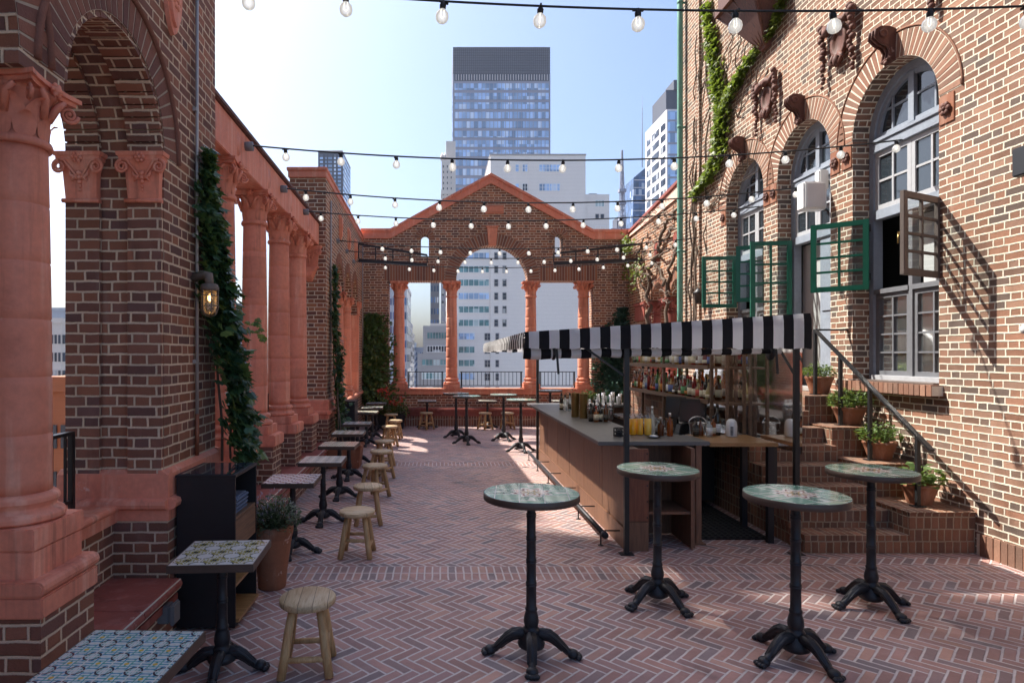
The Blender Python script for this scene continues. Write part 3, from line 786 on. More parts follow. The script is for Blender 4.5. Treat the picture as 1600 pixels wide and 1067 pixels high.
# ------------------------------------------------------------------ colonnade
AX = .29                                         # column axis behind the wall face
cy = [6.55, 7.83, 9.11, 10.39]
nm = ['ivy-brushed red column just past the left brick pier', 'second red column past the left brick pier, with patchy chips',
      'third red column past the left brick pier, under the long beam', 'last red column before the second brick pier']
for k, (y, l) in enumerate(zip(cy, nm)):
    x = fw(y)-AX
    c = column(M['terra'], x, y, 1.0, 3.97, .158, l, 'terracotta columns', .40, .215, .26, 6)
    b = MB(); b.box(x-.2, x+.31, y-.23, y+.23, .86, 1.0-.002); b.build('pedestal_cap', M['terra'], c, bevel=.012)
    b = MB(); b.box(x-.2, x+.28, y-.20, y+.20, 0, .858); b.build('pedestal', M['brick_left'], c)
bm_ = thing('stone_beam', 'long red terracotta beam resting on the row of columns', 'beam', LW(8.5,AX,3.97))
b = MB(); lbox(b, 5.53, 11.48, AX-.17, AX+.17, 3.972, 4.36); b.build('beam', M['terra'], bm_, bevel=.008)
b = MB(); lbox(b, 5.53, 11.48, AX-.205, AX+.205, 4.36, 4.42); b.build('cornice', M['terra_dull'], bm_, bevel=.012)
for y in cy+[6.55-.75]:
    b = MB(); c = LW(y, AX-.17, 4.165); R = Matrix.Rotation(-pi/2, 4, 'Y')
    b.lathe([(.125,0),(.125,.018),(.11,.026),(.095,.016),(.08,.014),(.04,.03),(0,.034)], c, 24, R); b.build('medallion', M['terra'], bm_)
parapet('low brick parapet with red coping under the row of red columns', 5.57, 11.45, .22, .34, .90, M['brick_left'], M['terra'])
bench('long oxblood slab bench running under the row of red columns', 5.6, 11.4, -.15, .22, M['brick_left'], M['terra_bench'], [6.2,6.8,7.4,8.0,8.6,9.2,9.8,10.4,11.0], .40)
rl = [('between the left brick pier and the first column', 5.6, 6.3), ('between the first and second red columns', 6.8, 7.6), ('between the second and third red columns', 8.08, 8.88), ('between the third and last red columns', 9.36, 10.16)]
for l, a, c in rl:
    railing('iron_railing', 'black iron railing '+l, LW(a,.4,0).xy, LW(c,.4,0).xy, .90, 1.42, 6, 'iron railings on the parapets')

# ------------------------------------------------------------------ second arcade to the far corner
side = thing('arcade_wall', 'dark brick side wall with three small arches and three pink shields', 'wall', LW(14.7,.3,0))
A3 = [(12.75,13.85),(14.15,15.25),(15.55,16.65)]
ops = [arch(12.75,13.85,1.0,SPR,jr=False), flat(13.85,14.15,1.0,SPR,jl=False,jr=False), arch(14.15,15.25,1.0,SPR,jl=False,jr=False), flat(15.25,15.55,1.0,SPR,jl=False,jr=False), arch(15.55,16.65,1.0,SPR,jl=False)]
b = MB(); wall_panel(b, LW, 11.49, 17.98, 0, 5.2, .66, ops); b.build('wall', M['brick_far'], side, recalc=False)
b = MB(); lbox(b, 11.44, 17.97, -.02, .68, 5.2, 5.32); lbox(b, 11.41, 17.97, -.035, .70, 5.32, 5.38); b.build('coping', M['terra'], side, bevel=.01)
for u0, u1 in A3: vb, mbk = MB(), MB(); ring(vb, mbk, LW, (u0+u1)/2, SPR, .55, .75, 26, .012); vb.build('arch_bricks', M['vous_warm'], side); mbk.build('arch_joint', M['mortar'], side, recalc=False)
for u in (13.3, 14.7, 16.1):
    b = MB(); shield(b, LW, u, 4.66, .3, .55, .06); b.build('shield', M['terra_far'], side)
pier_base(11.49, 12.5, .66, side, M['brick_left'], M['terra'])
b = MB(); mould(b, LW, nose(-.06,.1,.9,1.0), 12.6, 17.9); b.build('sill', M['terra_far'], side)
for u in (12.72, 16.68):
    b = MB(); lbox(b, u-.13, u+.13, -.03, .2, 1.0, 3.03); b.build('pilaster', M['terra_far'], side)
    k = MB(); pilaster_capital(k, Matrix.Translation(LW(u, .0, 3.03)) @ Matrix.Rotation(pi/2, 4, 'Z'), .28, .07, .34); k.build('pilaster_capital', M['terra_far'], side)
# half capital where the beam meets the pier
k = MB(); pilaster_capital(k, Matrix.Translation(LW(11.49, AX, 3.55)), .34, .09, .40); k.build('corbel_capital', M['terra'], side)
b = MB(); b.hexa([LW(11.3,AX-.05,3.4),LW(11.488,AX-.05,3.3),LW(11.488,AX+.05,3.3),LW(11.3,AX+.05,3.4)], [LW(11.33,AX-.15,3.56),LW(11.488,AX-.15,3.56),LW(11.488,AX+.15,3.56),LW(11.33,AX+.15,3.56)]); b.build('corbel', M['terra'], side, bevel=.01)
for u, l in ((14.0, 'orange column between the first two small arches of the far left wall'), (15.4, 'orange column nearest the far left corner in the side wall')):
    column(M['terra_far'], fw(u)-.14, u, 1.0, SPR, .135, l, 'terracotta columns', .34, .185, .24, 4)
t = thing('wall_conduit', 'thin grey conduit pipe on the corner of the second brick pier', 'pipe', LW(11.95,-.02,2.2)); b = MB(); b.tube([LW(11.95,-.025,2.2), LW(11.95,-.025,4.9)], .014, 6); b.build('pipe', M['conduit'], t)
t = thing('wall_conduit', 'thin pale conduit pipe in the far left corner beside the gable wall', 'pipe', LW(17.7,-.03,2.2)); b = MB(); b.tube([LW(17.7,-.03,2.0), LW(17.7,-.03,5.1)], .014, 6); b.build('pipe', M['conduit'], t)

# ------------------------------------------------------------------ far gable wall
YF = 18.0; sF = F/YF
GX = lambda px: (px-CX)/sF
GZ = lambda py: EYE+(CY-py)/sF
FW_ = lambda u, w, z: V((u, YF+w, z))
gable = thing('gable_wall', 'brick gable wall with an open central arch closing the far end of the terrace', 'wall', (1.5, YF+.25, 0))
xl, xr = fw(18)-.05, 5.46
xa, xb, xm = GX(607), GX(927), GX(769)
cxa, ra = GX(769), (GX(825)-GX(713))/2
zl = 4.10
pk = [(xl,5.40),(GX(610),5.40),(GX(767),6.98),(GX(926),5.38),(xr,5.38)]
def ztop(u):
    for (a, za), (c, zc) in zip(pk, pk[1:]):
        if a-1e-6 <= u <= c+1e-6: return za+(zc-za)*(u-a)/(c-a)
    return pk[-1][1]
ops = [flat(xa, cxa-ra, .86, zl, jr=False), arch(cxa-ra, cxa+ra, .86, zl, 30, jl=False, jr=False), flat(cxa+ra, xb, .86, zl, jl=False)]
for p0, p1 in ((657,670),(867,880)): ops.append(arch(GX(p0), GX(p1), GZ(401), GZ(372), 12))
b = MB(); wall_panel(b, FW_, xl, xr, 0, ztop, .5, ops, [p[0] for p in pk]); b.build('wall', M['brick_far'], gable, recalc=False)
b = MB()
for (a, za), (c, zc) in zip(pk, pk[1:]):
    dz = (zc-za)/(c-a)
    for z0, z1, ov in ((-.10,.10,.05),(.10,.18,.085)):
        b.hexa([V((a,YF-ov,za+z0)),V((c,YF-ov,zc+z0)),V((c,YF+.5+ov,zc+z0)),V((a,YF+.5+ov,za+z0))], [V((a,YF-ov,za+z1)),V((c,YF-ov,zc+z1)),V((c,YF+.5+ov,zc+z1)),V((a,YF+.5+ov,za+z1))])
b.build('coping', M['terra'], gable)
GB = lambda: (vb.build('arch_bricks', M['vous_warm'], gable), mbk.build('arch_joint', M['mortar'], gable, recalc=False))
vb, mbk = MB(), MB(); ring(vb, mbk, FW_, cxa, zl, ra, ra+.33, 46, .014, gap=.24); GB()
for p0, p1 in ((657,670),(867,880)): vb, mbk = MB(), MB(); ring(vb, mbk, FW_, GX((p0+p1)/2), GZ(372), GX(p1)-GX((p0+p1)/2)+.0, GX(p1)-GX((p0+p1)/2)+.17, 9, .012); GB()
for x0, x1 in ((xa-.12, cxa-ra-.34), (cxa+ra+.34, xb+.12)):
    vb, mbk = MB(), MB(); n = int((x1-x0)/.078); w = (x1-x0)/n
    for k in range(n):
        j = random.uniform(-.003,.003); vb.box(x0+w*k+.008, x0+w*(k+1)-.008, YF-.006+j*.4, YF+.02, zl+.004, zl+.44)
    mbk.face([V((x0,YF-.003,zl)),V((x1,YF-.003,zl)),V((x1,YF-.003,zl+.44)),V((x0,YF-.003,zl+.44))]); GB()
b = MB(); z0 = zl+ra
b.hexa([V((cxa-.11,YF-.07,z0-.02)),V((cxa+.11,YF-.07,z0-.02)),V((cxa+.11,YF+.05,z0-.02)),V((cxa-.11,YF+.05,z0-.02))], [V((cxa-.15,YF-.1,z0+.48)),V((cxa+.15,YF-.1,z0+.48)),V((cxa+.15,YF+.05,z0+.48)),V((cxa-.15,YF+.05,z0+.48))]); b.box(cxa-.17,cxa+.17,YF-.12,YF+.05,z0+.48,z0+.53); b.build('keystone', M['terra_far'], gable, bevel=.01)
b = MB(); b.box(GX(758),GX(787),YF-.04,YF+.02,GZ(334.5),GZ(321)); b.box(GX(762),GX(783),YF-.055,YF-.04,GZ(332.5),GZ(323)); b.build('plaque', M['terra_far'], gable, bevel=.008)
b = MB(); b.box(xa+.002, xb-.002, YF-.06, YF+.5, .862, .98); b.box(xa+.002, xb-.002, YF-.085, YF+.5, .985, 1.03); b.build('sill', M['terra_far'], gable, bevel=.008)
fc = [(623,'orange column beside the ivy at the left of the far openings'),(706,'orange column left of the central far arch'),(831,'orange column right of the central far arch'),(914,'orange column with bare creeper at the right of the far openings')]
fcx = []
for p, l in fc:
    x = GX(p); fcx.append(x)
    column(M['terra_far'], x, YF+.2, 1.032, zl, .165, l, 'terracotta columns', .46, .24, .3, 7)
for a, c, l in ((fcx[0],fcx[1],'black railing in the left far opening'),(fcx[1],fcx[2],'black railing across the central far arch'),(fcx[2],fcx[3],'black railing in the right far opening, in front of the blank pale wall')):
    railing('iron_railing', l, (a+.24, YF+.2), (c-.24, YF+.2), 1.035, 1.5, int((c-a)/.14), 'railings in the far openings', (.02, .98))
t = thing('brick_bench', 'low brick bench with dark red slab along the far gable wall', 'bench', (1.5, 17.8, 0))
b = MB(); b.box(GX(632), GX(935), 17.64, YF-.005, 0, .28); b.build('base', M['brick_soldier'], t)
b = MB(); b.box(GX(632), GX(935), 17.60, YF-.005, .28, .33); b.box(GX(632), GX(935), 17.63, YF-.005, .33, .42); b.box(GX(632), GX(935), 17.56, YF-.005, .42, .49); b.build('seat', M['terra_bench'], t, bevel=.012)

# ------------------------------------------------------------------ low wall on the right, beyond the building
XR = 5.32
RW = lambda u, w, z: V((XR+.06+w, u, z))
low = thing('arcade_wall', 'low brick wall with pale sloping coping, covered in bare vine beyond the green pipe', 'wall', (XR+.3, 16, 0))
ops = [arch(13.95,14.75,1.0,SPR-.05,jr=False), flat(14.75,15.15,1.0,SPR-.05,jl=False,jr=False), arch(15.15,16.05,1.0,SPR-.05,jl=False)]
ztr = lambda u: 5.32+(18.0-u)*.055
b = MB(); wall_panel(b, RW, 13.88, 17.96, 0, ztr, .6, ops); b.build('wall', M['brick_far'], low, recalc=False)
b = MB(); b.hexa([RW(13.88,-.04,ztr(13.88)),RW(17.95,-.04,ztr(17.95)),RW(17.95,.64,ztr(17.95)),RW(13.88,.64,ztr(13.88))], [RW(13.88,-.0,ztr(13.88)+.34),RW(17.95,-.0,ztr(17.95)+.12),RW(17.95,.5,ztr(17.95)+.12),RW(13.88,.5,ztr(13.88)+.34)]); b.build('coping', M['pink'], low)
b = MB(); b.hexa([RW(13.88,-.05,ztr(13.88)+.342),RW(17.95,-.05,ztr(17.95)+.122),RW(17.95,.55,ztr(17.95)+.122),RW(13.88,.55,ztr(13.88)+.342)], [RW(13.88,-.05,ztr(13.88)+.41),RW(17.95,-.05,ztr(17.95)+.19),RW(17.95,.55,ztr(17.95)+.19),RW(13.88,.55,ztr(13.88)+.41)]); b.build('ridge', M['terra_bench'], low)
for u0, u1 in ((13.95,14.75),(15.15,16.05)): vb, mbk = MB(), MB(); ring(vb, mbk, RW, (u0+u1)/2, SPR-.05, (u1-u0)/2, (u1-u0)/2+.2, 20, .012); vb.build('arch_bricks', M['vous_warm'], low); mbk.build('arch_joint', M['mortar'], low, recalc=False)
for u in (14.3, 15.6):
    b = MB(); shield(b, RW, u, 4.5, .3, .6, .06); b.build('shield', M['terra_bench'], low)
for u, l in ((14.95, 'dull red column in the right low wall, beside the green pipe'), (16.2, 'dull red column in the right low wall, nearer the far corner')):
    column(M['terra_bench'], XR+.2, u, 1.0, SPR-.05, .2, l, 'terracotta columns', .3, .26, .24, 4)  # darker oxblood puts the shade of these arches into the column colour
b = MB(); b.box(XR+.03, XR+.06, 16.55, 17.35, 2.9, 3.3); b.box(XR+.0, XR+.06, 16.5, 17.4, 3.3, 3.38); b.build('plaque', M['terra_bench'], low, bevel=.01)
# ------------------------------------------------------------------ brick building on the right
BW = lambda u, w, z: V((XR+w, u, z))
house = thing('brick_building', 'sunlit rosy brick building with three tall arched windows along the right side', 'building', (8.5, 8, 0))
WC = [(7.43,.705),(9.27,.675),(11.05,.675)]; SP = 4.72
ops = [arch(WC[0][0]-.705, WC[0][0]+.705, 1.66, SP, 30), arch(WC[1][0]-.675, WC[1][0]+.675, 1.47, SP, 30), arch(WC[2][0]-.675, WC[2][0]+.675, 1.66, SP, 30)]
b = MB(); wall_panel(b, BW, 1.5, 13.85, 0, 12.0, .34, ops); b.build('wall', M['brick_right'], house, recalc=False)
b = MB(); b.box(XR+.341, 12, 13.5, 13.845, 0, 11.95); b.box(XR+.341, 12, 1.55, 1.8, 0, 11.95); b.box(11.7, 12, 1.8, 13.5, 0, 11.95); b.build('rear_wall', M['brick_right'], house)
b = MB(); b.box(XR-.1, 12.1, 1.4, 13.95, 12.0, 12.3); b.build('roof', M['asphalt'], house)
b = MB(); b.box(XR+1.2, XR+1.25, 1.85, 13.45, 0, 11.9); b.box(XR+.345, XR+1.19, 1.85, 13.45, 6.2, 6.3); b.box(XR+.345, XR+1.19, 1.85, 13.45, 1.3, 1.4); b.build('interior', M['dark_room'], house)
for a, c in ((1.5, 6.24), (11.9, 13.85)):
    b, b2 = MB(), MB(); n = int((c-a)/.077)
    for k in range(n):
        j = random.uniform(-.003,.003); b.box(XR-.02+j, XR+.01, a+.077*k+.006, a+.077*(k+1)-.006, .0, .21)
    b2.box(XR-.012, XR+.01, a, c, 0, .205)
    b.build('base_course', M['vous_rosy'], house); b2.build('base_joint', M['mortar_pale'], house)
for c, r in WC:
    vb, mbk = MB(), MB(); ring(vb, mbk, BW, c, SP, r, r+.29, 34, .012, gap=.27)
    vb.build('arch_bricks', M['vous_rosy'], house); mbk.build('arch_joint', M['mortar_pale'], house, recalc=False)
for c, r in WC:
    b = MB(); b.tube([BW(c+(r+.31)*cos(pi*k/40), -.006, SP+(r+.31)*sin(pi*k/40)) for k in range(41)], .012, 6)
    b.build('arch_moulding', M['vous_rosy'], house)
# brick pier strip at the far end
b = MB(); b.box(XR-.05, XR, 12.85, 12.95, 0, 11.9); b.build('pilaster', M['brick_right'], house)
# scroll keystones
def scroll(u, z, s=1.):
    b = MB(); pts = []
    for i in range(22):
        t = i/21; a = -pi*.5+t*pi*2.6; r = .155*(1-.6*t)*s
        pts.append(BW(u, -.20*s-cos(a)*r*.9, z+.42*s+sin(a)*r))
    body = [(.0,-.02),(-.07,-.02),(-.10,.06),(-.08,.16),(-.13,.26),(-.25,.32),(-.35,.42),(-.34,.54),(-.24,.6),(-.08,.59),(.0,.56)]
    R = Matrix(((1,0,0,XR),(0,0,1,u),(0,1,0,z),(0,0,0,1)))
    b.prism([(w*s, q*s) for w, q in body], R, -.11*s, .11*s)
    for y in (-.085, 0, .085): b.tube([BW(u+y*s, w*s-.008, z+q*s) for w, q in body[1:-1]], .024*s, 6)
    for y in (-.115, .115): b.lathe([(.0,-.02*s),(.075*s,-.02*s),(.075*s,.02*s),(.05*s,.02*s),(.045*s,.01*s),(0,.01*s)], BW(u+y*s, -.235*s, z+.46*s), 14, Matrix.Rotation(pi/2, 4, 'X'))
    b.tube([BW(u-.13*s,-.09*s,z+.03*s), BW(u+.13*s,-.09*s,z+.03*s)], .035*s, 8); b.ball(BW(u,-.1*s,z-.03*s), .05*s, seg=8, rings=6)
    return b
for (c, r) in WC: scroll(c, SP+r-.0, .64).build('keystone', M['terra_dull'], house)
# garlands with cartouche
def garland(u, z):
    b = MB()
    b.lathe([(.0,.0),(.17,.0),(.19,.03),(.17,.06),(.12,.05),(.11,.03),(0,.045)], BW(u, .0, z), 20, Matrix.Rotation(-pi/2, 4, 'Y') @ Matrix.Diagonal((1.25,.9,1,1)))
    rng = random.Random(int(u*10))
    for s_ in (-1, 1):
        top, bot = BW(u+s_*.30, -.06, z+.33), BW(u+s_*.30, -.04, z-.48)
        for k in range(15):
            t = k/14; p = top.lerp(bot, t); b.ball(p+V((rng.uniform(-.03,0), rng.uniform(-.03,.03), 0)), .055*(1-.45*t)*rng.uniform(.8,1.2), seg=7, rings=5)
        b.tube([BW(u+s_*.30,-.05,z+.33), BW(u+s_*.2,-.09,z+.2), BW(u+s_*.08,-.09,z+.26), BW(u,-.1,z+.22)], [.04,.05,.05,.04], 7)
        b.tube([BW(u+s_*.05,-.06,z-.17), BW(u+s_*.13,-.07,z-.24), BW(u+s_*.04,-.07,z-.3)], [.04,.035,.015], 6)
    b.ball(BW(u,-.07,z+.25), .07, seg=9, rings=6); b.ball(BW(u,-.06,z-.25), .06, (1,.8,1.5), 9, 6)
    b.build('garland', M['terra_dull'], house)
for u in (8.36, 10.2, 6.45): garland(u, 6.12)
def rosette(u, z):
    b = MB(); b.box(XR-.012, XR+.01, u-.1, u+.1, z-.15, z+.15); b.build('impost_block', M['terra_pot'], house, bevel=.004)
    b = MB()
    for k in range(6): b.ball(BW(u+cos(k*pi/3)*.045,-.03,z+sin(k*pi/3)*.045), .03, (.6,1,1), 8, 5)
    b.ball(BW(u,-.035,z), .025, seg=8, rings=5); b.build('rosette', M['terra_dull'], house)
for c, r in WC:
    for s_ in (-1, 1): rosette(c+s_*(r+.11), SP-.17)

# timber work in the openings
WX = XR+.27                                      # plane of the frames
def grid(mb, y0, y1, z0, z1, cols, rows, x, fr, mu, dp=.045):
    mb.box(x, x+dp, y0, y0+fr, z0, z1); mb.box(x, x+dp, y1-fr, y1, z0, z1)
    mb.box(x, x+dp, y0+fr, y1-fr, z0, z0+fr); mb.box(x, x+dp, y0+fr, y1-fr, z1-fr, z1)
    for k in range(1, cols):
        y = y0+fr+(y1-y0-2*fr)*k/cols; mb.box(x+.004, x+dp-.004, y-mu/2, y+mu/2, z0+fr, z1-fr)
    for k in range(1, rows):
        z = z0+fr+(z1-z0-2*fr)*k/rows; mb.box(x+.007, x+dp-.007, y0+fr, y1-fr, z-mu/2+.001, z+mu/2)
def window(c, r, sill, lowfill):
    y0, y1 = c-r, c+r
    f = MB()
    f.box(WX-.06, WX+.06, y0+.002, y0+.09, sill, SP); f.box(WX-.06, WX+.06, y1-.09, y1-.002, sill, SP)
    f.box(WX-.08, WX+.05, y0+.09, y1-.09, 4.53, 4.64); f.box(WX-.10, WX+.05, y0+.09, y1-.09, 4.645, 4.69); f.box(WX-.06, WX+.05, y0+.09, y1-.09, 3.68, 3.80)
    fr = f.build('window', M['greyblue'], house, bevel=.006)
    g = MB(); n = 20                              # arched head: flat ring boards
    for rr0, rr1, xa_, xb_ in ((r-.10, r-.002, -.06, .06), (r-.16, r-.10, -.035, .05)):
        for k in range(n):
            a0, a1 = pi*k/n, pi*(k+1)/n
            q = [BW(c+rr*cos(a), WX-XR+x, SP+rr*sin(a)) for rr in (rr0, rr1) for a in (a0, a1) for x in (xa_, xb_)]
            g.hexa([q[0],q[1],q[3],q[2]], [q[4],q[5],q[7],q[6]])
    g.box(WX-.045, WX+.045, c-.045, c+.045, SP, SP+r-.12)
    for s_ in (-1, 1): g.box(WX-.02, WX+.02, c+s_*(r*.48)-.013, c+s_*(r*.48)+.013, SP+.03, SP+r*.72)
    for s_ in (-1, 1): g.box(WX-.017, WX+.017, c+s_*.045, c+s_*(r*.86), SP+r*.42, SP+r*.42+.025)
    g.box(WX-.03, WX+.03, y0+.1, y1-.1, SP-.03, SP+.04)
    g.build('fanlight', M['greyblue'], fr)
    u = MB(); grid(u, y0+.092, c-.002, 3.803, 4.528, 2, 2, WX-.04, .06, .028); grid(u, c+.002, y1-.092, 3.803, 4.528, 2, 2, WX-.041, .06, .028)
    u.build('upper_casement', M['greywhite'], fr)
    p = MB(); p.face([BW(y0+.1,WX-XR+.001,SP+.01)]+[BW(c+(r-.08)*cos(pi*k/24),WX-XR+.001,SP+.01+(r-.09)*sin(pi*k/24)) for k in range(24, -1, -1)])
    p.box(WX-.018, WX-.012, y0+.1, y1-.1, 3.82, 4.52)
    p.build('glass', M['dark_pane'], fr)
    if lowfill:
        l = MB(); grid(l, y0+.092, c-.03, sill+.06, 2.74, 2, 4, WX-.03, .055, .022); grid(l, c+.03, y1-.092, sill+.06, 2.74, 2, 4, WX-.031, .055, .022)
        l.box(WX-.05, WX+.05, c-.03, c+.03, sill+.06, 3.68); l.box(WX-.06, WX+.05, y0+.09, c-.031, 2.742, 2.80); l.box(WX-.06, WX+.05, c+.031, y1-.09, 2.742, 2.80)
        l.build('lower_light', M['muntin'], fr)
        l = MB(); l.box(WX-.10, WX+.05, y0+.09, y1-.09, sill, sill+.06); l.build('sill', M['greywhite'], fr, bevel=.005)
        l = MB(); l.face([V((WX,y0+.1,sill+.07)),V((WX,y1-.1,sill+.07)),V((WX,y1-.1,2.74)),V((WX,y0+.1,2.74))]); l.build('wired_glass', M['wired'], fr)
        l = MB(); l.box(WX+.2, WX+.22, y0-.2, c+.12, 2.76, 3.66); l.build('inner_wall_panel', M['plaster'], fr)  # added pale panel standing for the lit interior wall
    return fr
for k, (c, r) in enumerate(WC): window(c, r, 1.47 if k == 1 else 1.66, k != 1)
# brick sills
for c, r in (WC[0], WC[2]):
    vb, mbk = MB(), MB(); n = 19
    for k in range(n):
        y = c-r-.06+(2*r+.12)*k/n; vb.box(XR-.13+random.uniform(-.004,.004), XR+.1, y+.006, y+(2*r+.12)/n-.006, 1.53, 1.648)
    mbk.box(XR-.12, XR+.05, c-r-.055, c+r+.055, 1.535, 1.64)
    vb.build('sill_bricks', M['vous_rosy'], house); mbk.build('sill_joint', M['mortar_pale'], house)
for c, r in (WC[0], WC[2]):
    b = MB(); b.box(XR-.06, XR+.34, c-r+.003, c+r-.003, 1.651, 1.665); b.build('window_ledge', M['sash_wood'], house)
# open leaves. hinge point, direction the leaf swings to, size
def leaf(name, hinge, tip, z0, z1, mat, cols=2, rows=4, glass='wired', panel=0., back=None, label=None):
    h, t = V((*hinge, 0)), V((*tip, 0)); d = (t-h); w = d.length; d.normalize(); n = V((-d.y, d.x, 0))
    R = Matrix((( d.x, n.x, 0, h.x),(d.y, n.y, 0, h.y),(0,0,1,0),(0,0,0,1)))
    f = MB(); fr, mu, T = .068, .03, .042
    zb = z0+panel
    f.box(0, fr, 0, T, z0, z1, R); f.box(w-fr, w, 0, T, z0, z1, R)
    f.box(fr, w-fr, .001, T-.001, z1-fr, z1-.001, R); f.box(fr, w-fr, .001, T-.001, zb, zb+fr, R)
    if panel:
        f.box(fr, w-fr, .010, T-.010, z0+.16, zb, R); f.box(fr, w-fr, .001, T-.001, z0, z0+.16, R)
    for k in range(1, cols):
        x = fr+(w-2*fr)*k/cols; f.box(x-mu/2, x+mu/2, .006, T-.006, zb+fr, z1-fr, R)
    for k in range(1, rows):
        z = zb+fr+(z1-zb-2*fr)*k/rows; f.box(fr, w-fr, .009, T-.009, z-mu/2, z+mu/2, R)
    o = f.build(name, mat, house, bevel=.004)
    if label: o['label'] = label
    g = MB(); g.face([R @ V(q) for q in ((fr-.01,T*.5,zb+fr-.01),(w-fr+.01,T*.5,zb+fr-.01),(w-fr+.01,T*.5,z1-fr+.01),(fr-.01,T*.5,z1-fr+.01))]); g.build('pane', M[glass], o)
    e = MB()
    for z in (z0+.12, z1-.16): e.tube([R @ V((-.004,.0,z)), R @ V((-.004,.0,z+.09))], .011, 6)
    e.build('hinge', M['steel'], o)
    k = MB(); k.tube([R @ V((w-.035,-.03,(z0+z1)/2)), R @ V((w-.035,-.035,(z0+z1)/2-.1))], .009, 6); k.box(w-.05, w-.02, -.03, 0, (z0+z1)/2-.015, (z0+z1)/2+.015, R); k.build('handle', M['brass'], o)
    return o
leaf('casement', (5.46, 8.02), (4.97, 8.45), 2.80, 3.70, M['green'], label='bright green open casement nearest the camera')
leaf('casement', (5.33, 6.76), (4.70, 6.45), 2.79, 3.65, M['sash_wood'], label='bare wood casement standing open over the wall, casting a long shadow')
leaf('door', (5.50, 9.88), (4.90, 9.98), 1.50, 3.76, M['green'], panel=.95, label='green glazed door standing open at the top of the stairs')
leaf('casement', (5.47, 11.66), (4.86, 11.72), 2.85, 3.80, M['green'], label='bright green open casement farthest along the wall')
leaf('casement', (5.40, 10.42), (4.98, 10.62), 2.86, 3.80, M['green'], label='green casement seen nearly edge on beside the door')
b = MB(); b.box(5.72, 5.76, 9.1, 9.95, 1.48, 3.68); b.build('inner_screen', M['plaster'], house)
b = MB(); b.box(XR-.02, XR+.34, 8.6, 9.94, 1.452, 1.51); b.build('threshold', M['grey_slate'], house, bevel=.006)
b = MB(); b.box(5.47, 5.51, 8.70, 9.08, 1.5, 3.62); b.box(5.455, 5.469, 8.75, 9.03, 1.7, 2.5); b.box(5.455, 5.469, 8.75, 9.03, 2.6, 3.5); o = b.build('inner_door', M['greyblue'], house, bevel=.005)

# fittings on the wall
t = thing('white_floodlight', 'white square floodlight box mounted in the head of the middle arched doorway', 'light', at(1268,308,8.7))
p = at(1268,308,8.75); b = MB(); b.box(p.x-.16, p.x+.16, p.y-.1, p.y+.09, p.z-.19, p.z+.19); b.build('housing', M['white'], t, bevel=.02)
b = MB(); b.box(p.x-.13, p.x+.13, p.y-.112, p.y-.1, p.z-.16, p.z+.16); b.build('lens', M['plaster'], t, bevel=.004)
b = MB(); b.bar(p+V((.14,.05,.1)), (5.56, 9.1, p.z+.3), .03); b.bar(p+V((.14,.05,-.1)), (5.56, 9.1, p.z-.1), .03); b.build('bracket', M['steel'], t)
t = thing('junction_box', 'small white box beside the floodlight in the middle arch', 'box', at(1284,285,8.9))
p = at(1284,282,8.95); b = MB(); b.box(p.x-.07, p.x+.07, p.y-.06, p.y+.06, p.z-.14, p.z+.14); b.build('housing', M['white'], t, bevel=.015); b = MB(); b.bar(p+V((.05,0,0)), (5.6, 9.1, p.z), .03); b.build('bracket', M['steel'], t)
t = thing('wall_speaker', 'small black wall speaker high on the sunlit brick wall', 'speaker', (5.2, 5.72, 3.7))
b = MB(); b.hexa([V((5.20,5.60,3.58)),V((5.29,5.58,3.58)),V((5.29,5.76,3.58)),V((5.20,5.74,3.58))],[V((5.21,5.60,3.84)),V((5.30,5.57,3.84)),V((5.30,5.77,3.84)),V((5.21,5.75,3.84))]); b.build('cabinet', M['black'], t, bevel=.01)
b = MB(); b.bar((5.27,5.67,3.72), (5.33,5.67,3.74), .03); b.lathe([(0,0),(.04,0),(.04,.012),(0,.012)], (5.318,5.67,3.74), 12, Matrix.Rotation(-pi/2, 4, 'Y')); b.build('bracket', M['steel'], t)
t = thing('wall_lamp', 'small white globe wall lamp on the sunlit wall below the black speaker', 'lamp', (5.2, 5.66, 2.2))
b = MB(); b.ball(V((5.265,5.66,2.2)), .05, seg=14, rings=9); b.build('globe', M['white'], t); b = MB(); b.bar((5.29,5.66,2.2), (5.33,5.66,2.2), .03); b.build('bracket', M['steel'], t)
t = thing('wall_lantern', 'small black wall lantern beside the farthest green casement', 'lamp', (5.2, 12.4, 3.1))
p = V((5.14, 12.55, 3.15)); b = MB(); b.lathe([(0,.16),(.03,.15),(.10,.07),(.10,.05),(.085,.04),(.06,-.13),(.05,-.15),(0,-.16)], p, 10); b.bar(p+V((0,0,.1)), (XR+.01, 12.55, 3.28), .035); b.build('body', M['black'], t)
t = thing('downpipe', 'tall verdigris green rain pipe at the far corner of the sunlit building', 'pipe', (5.2, 13.72, 0))
b = MB(); b.tube([(5.21,13.7,z) for z in (0,3,6,9,11.9)], .06, 12); b.build('pipe', M['patina'], t)
for z in (1.5,4.2,6.9,9.6): b = MB(); b.lathe([(.06,0),(.068,.01),(.068,.05),(.06,.06)], (5.21,13.7,z), 12); b.box(5.21, 5.33, 13.68, 13.72, z+.01, z+.04); b.build('bracket', M['patina'], t)
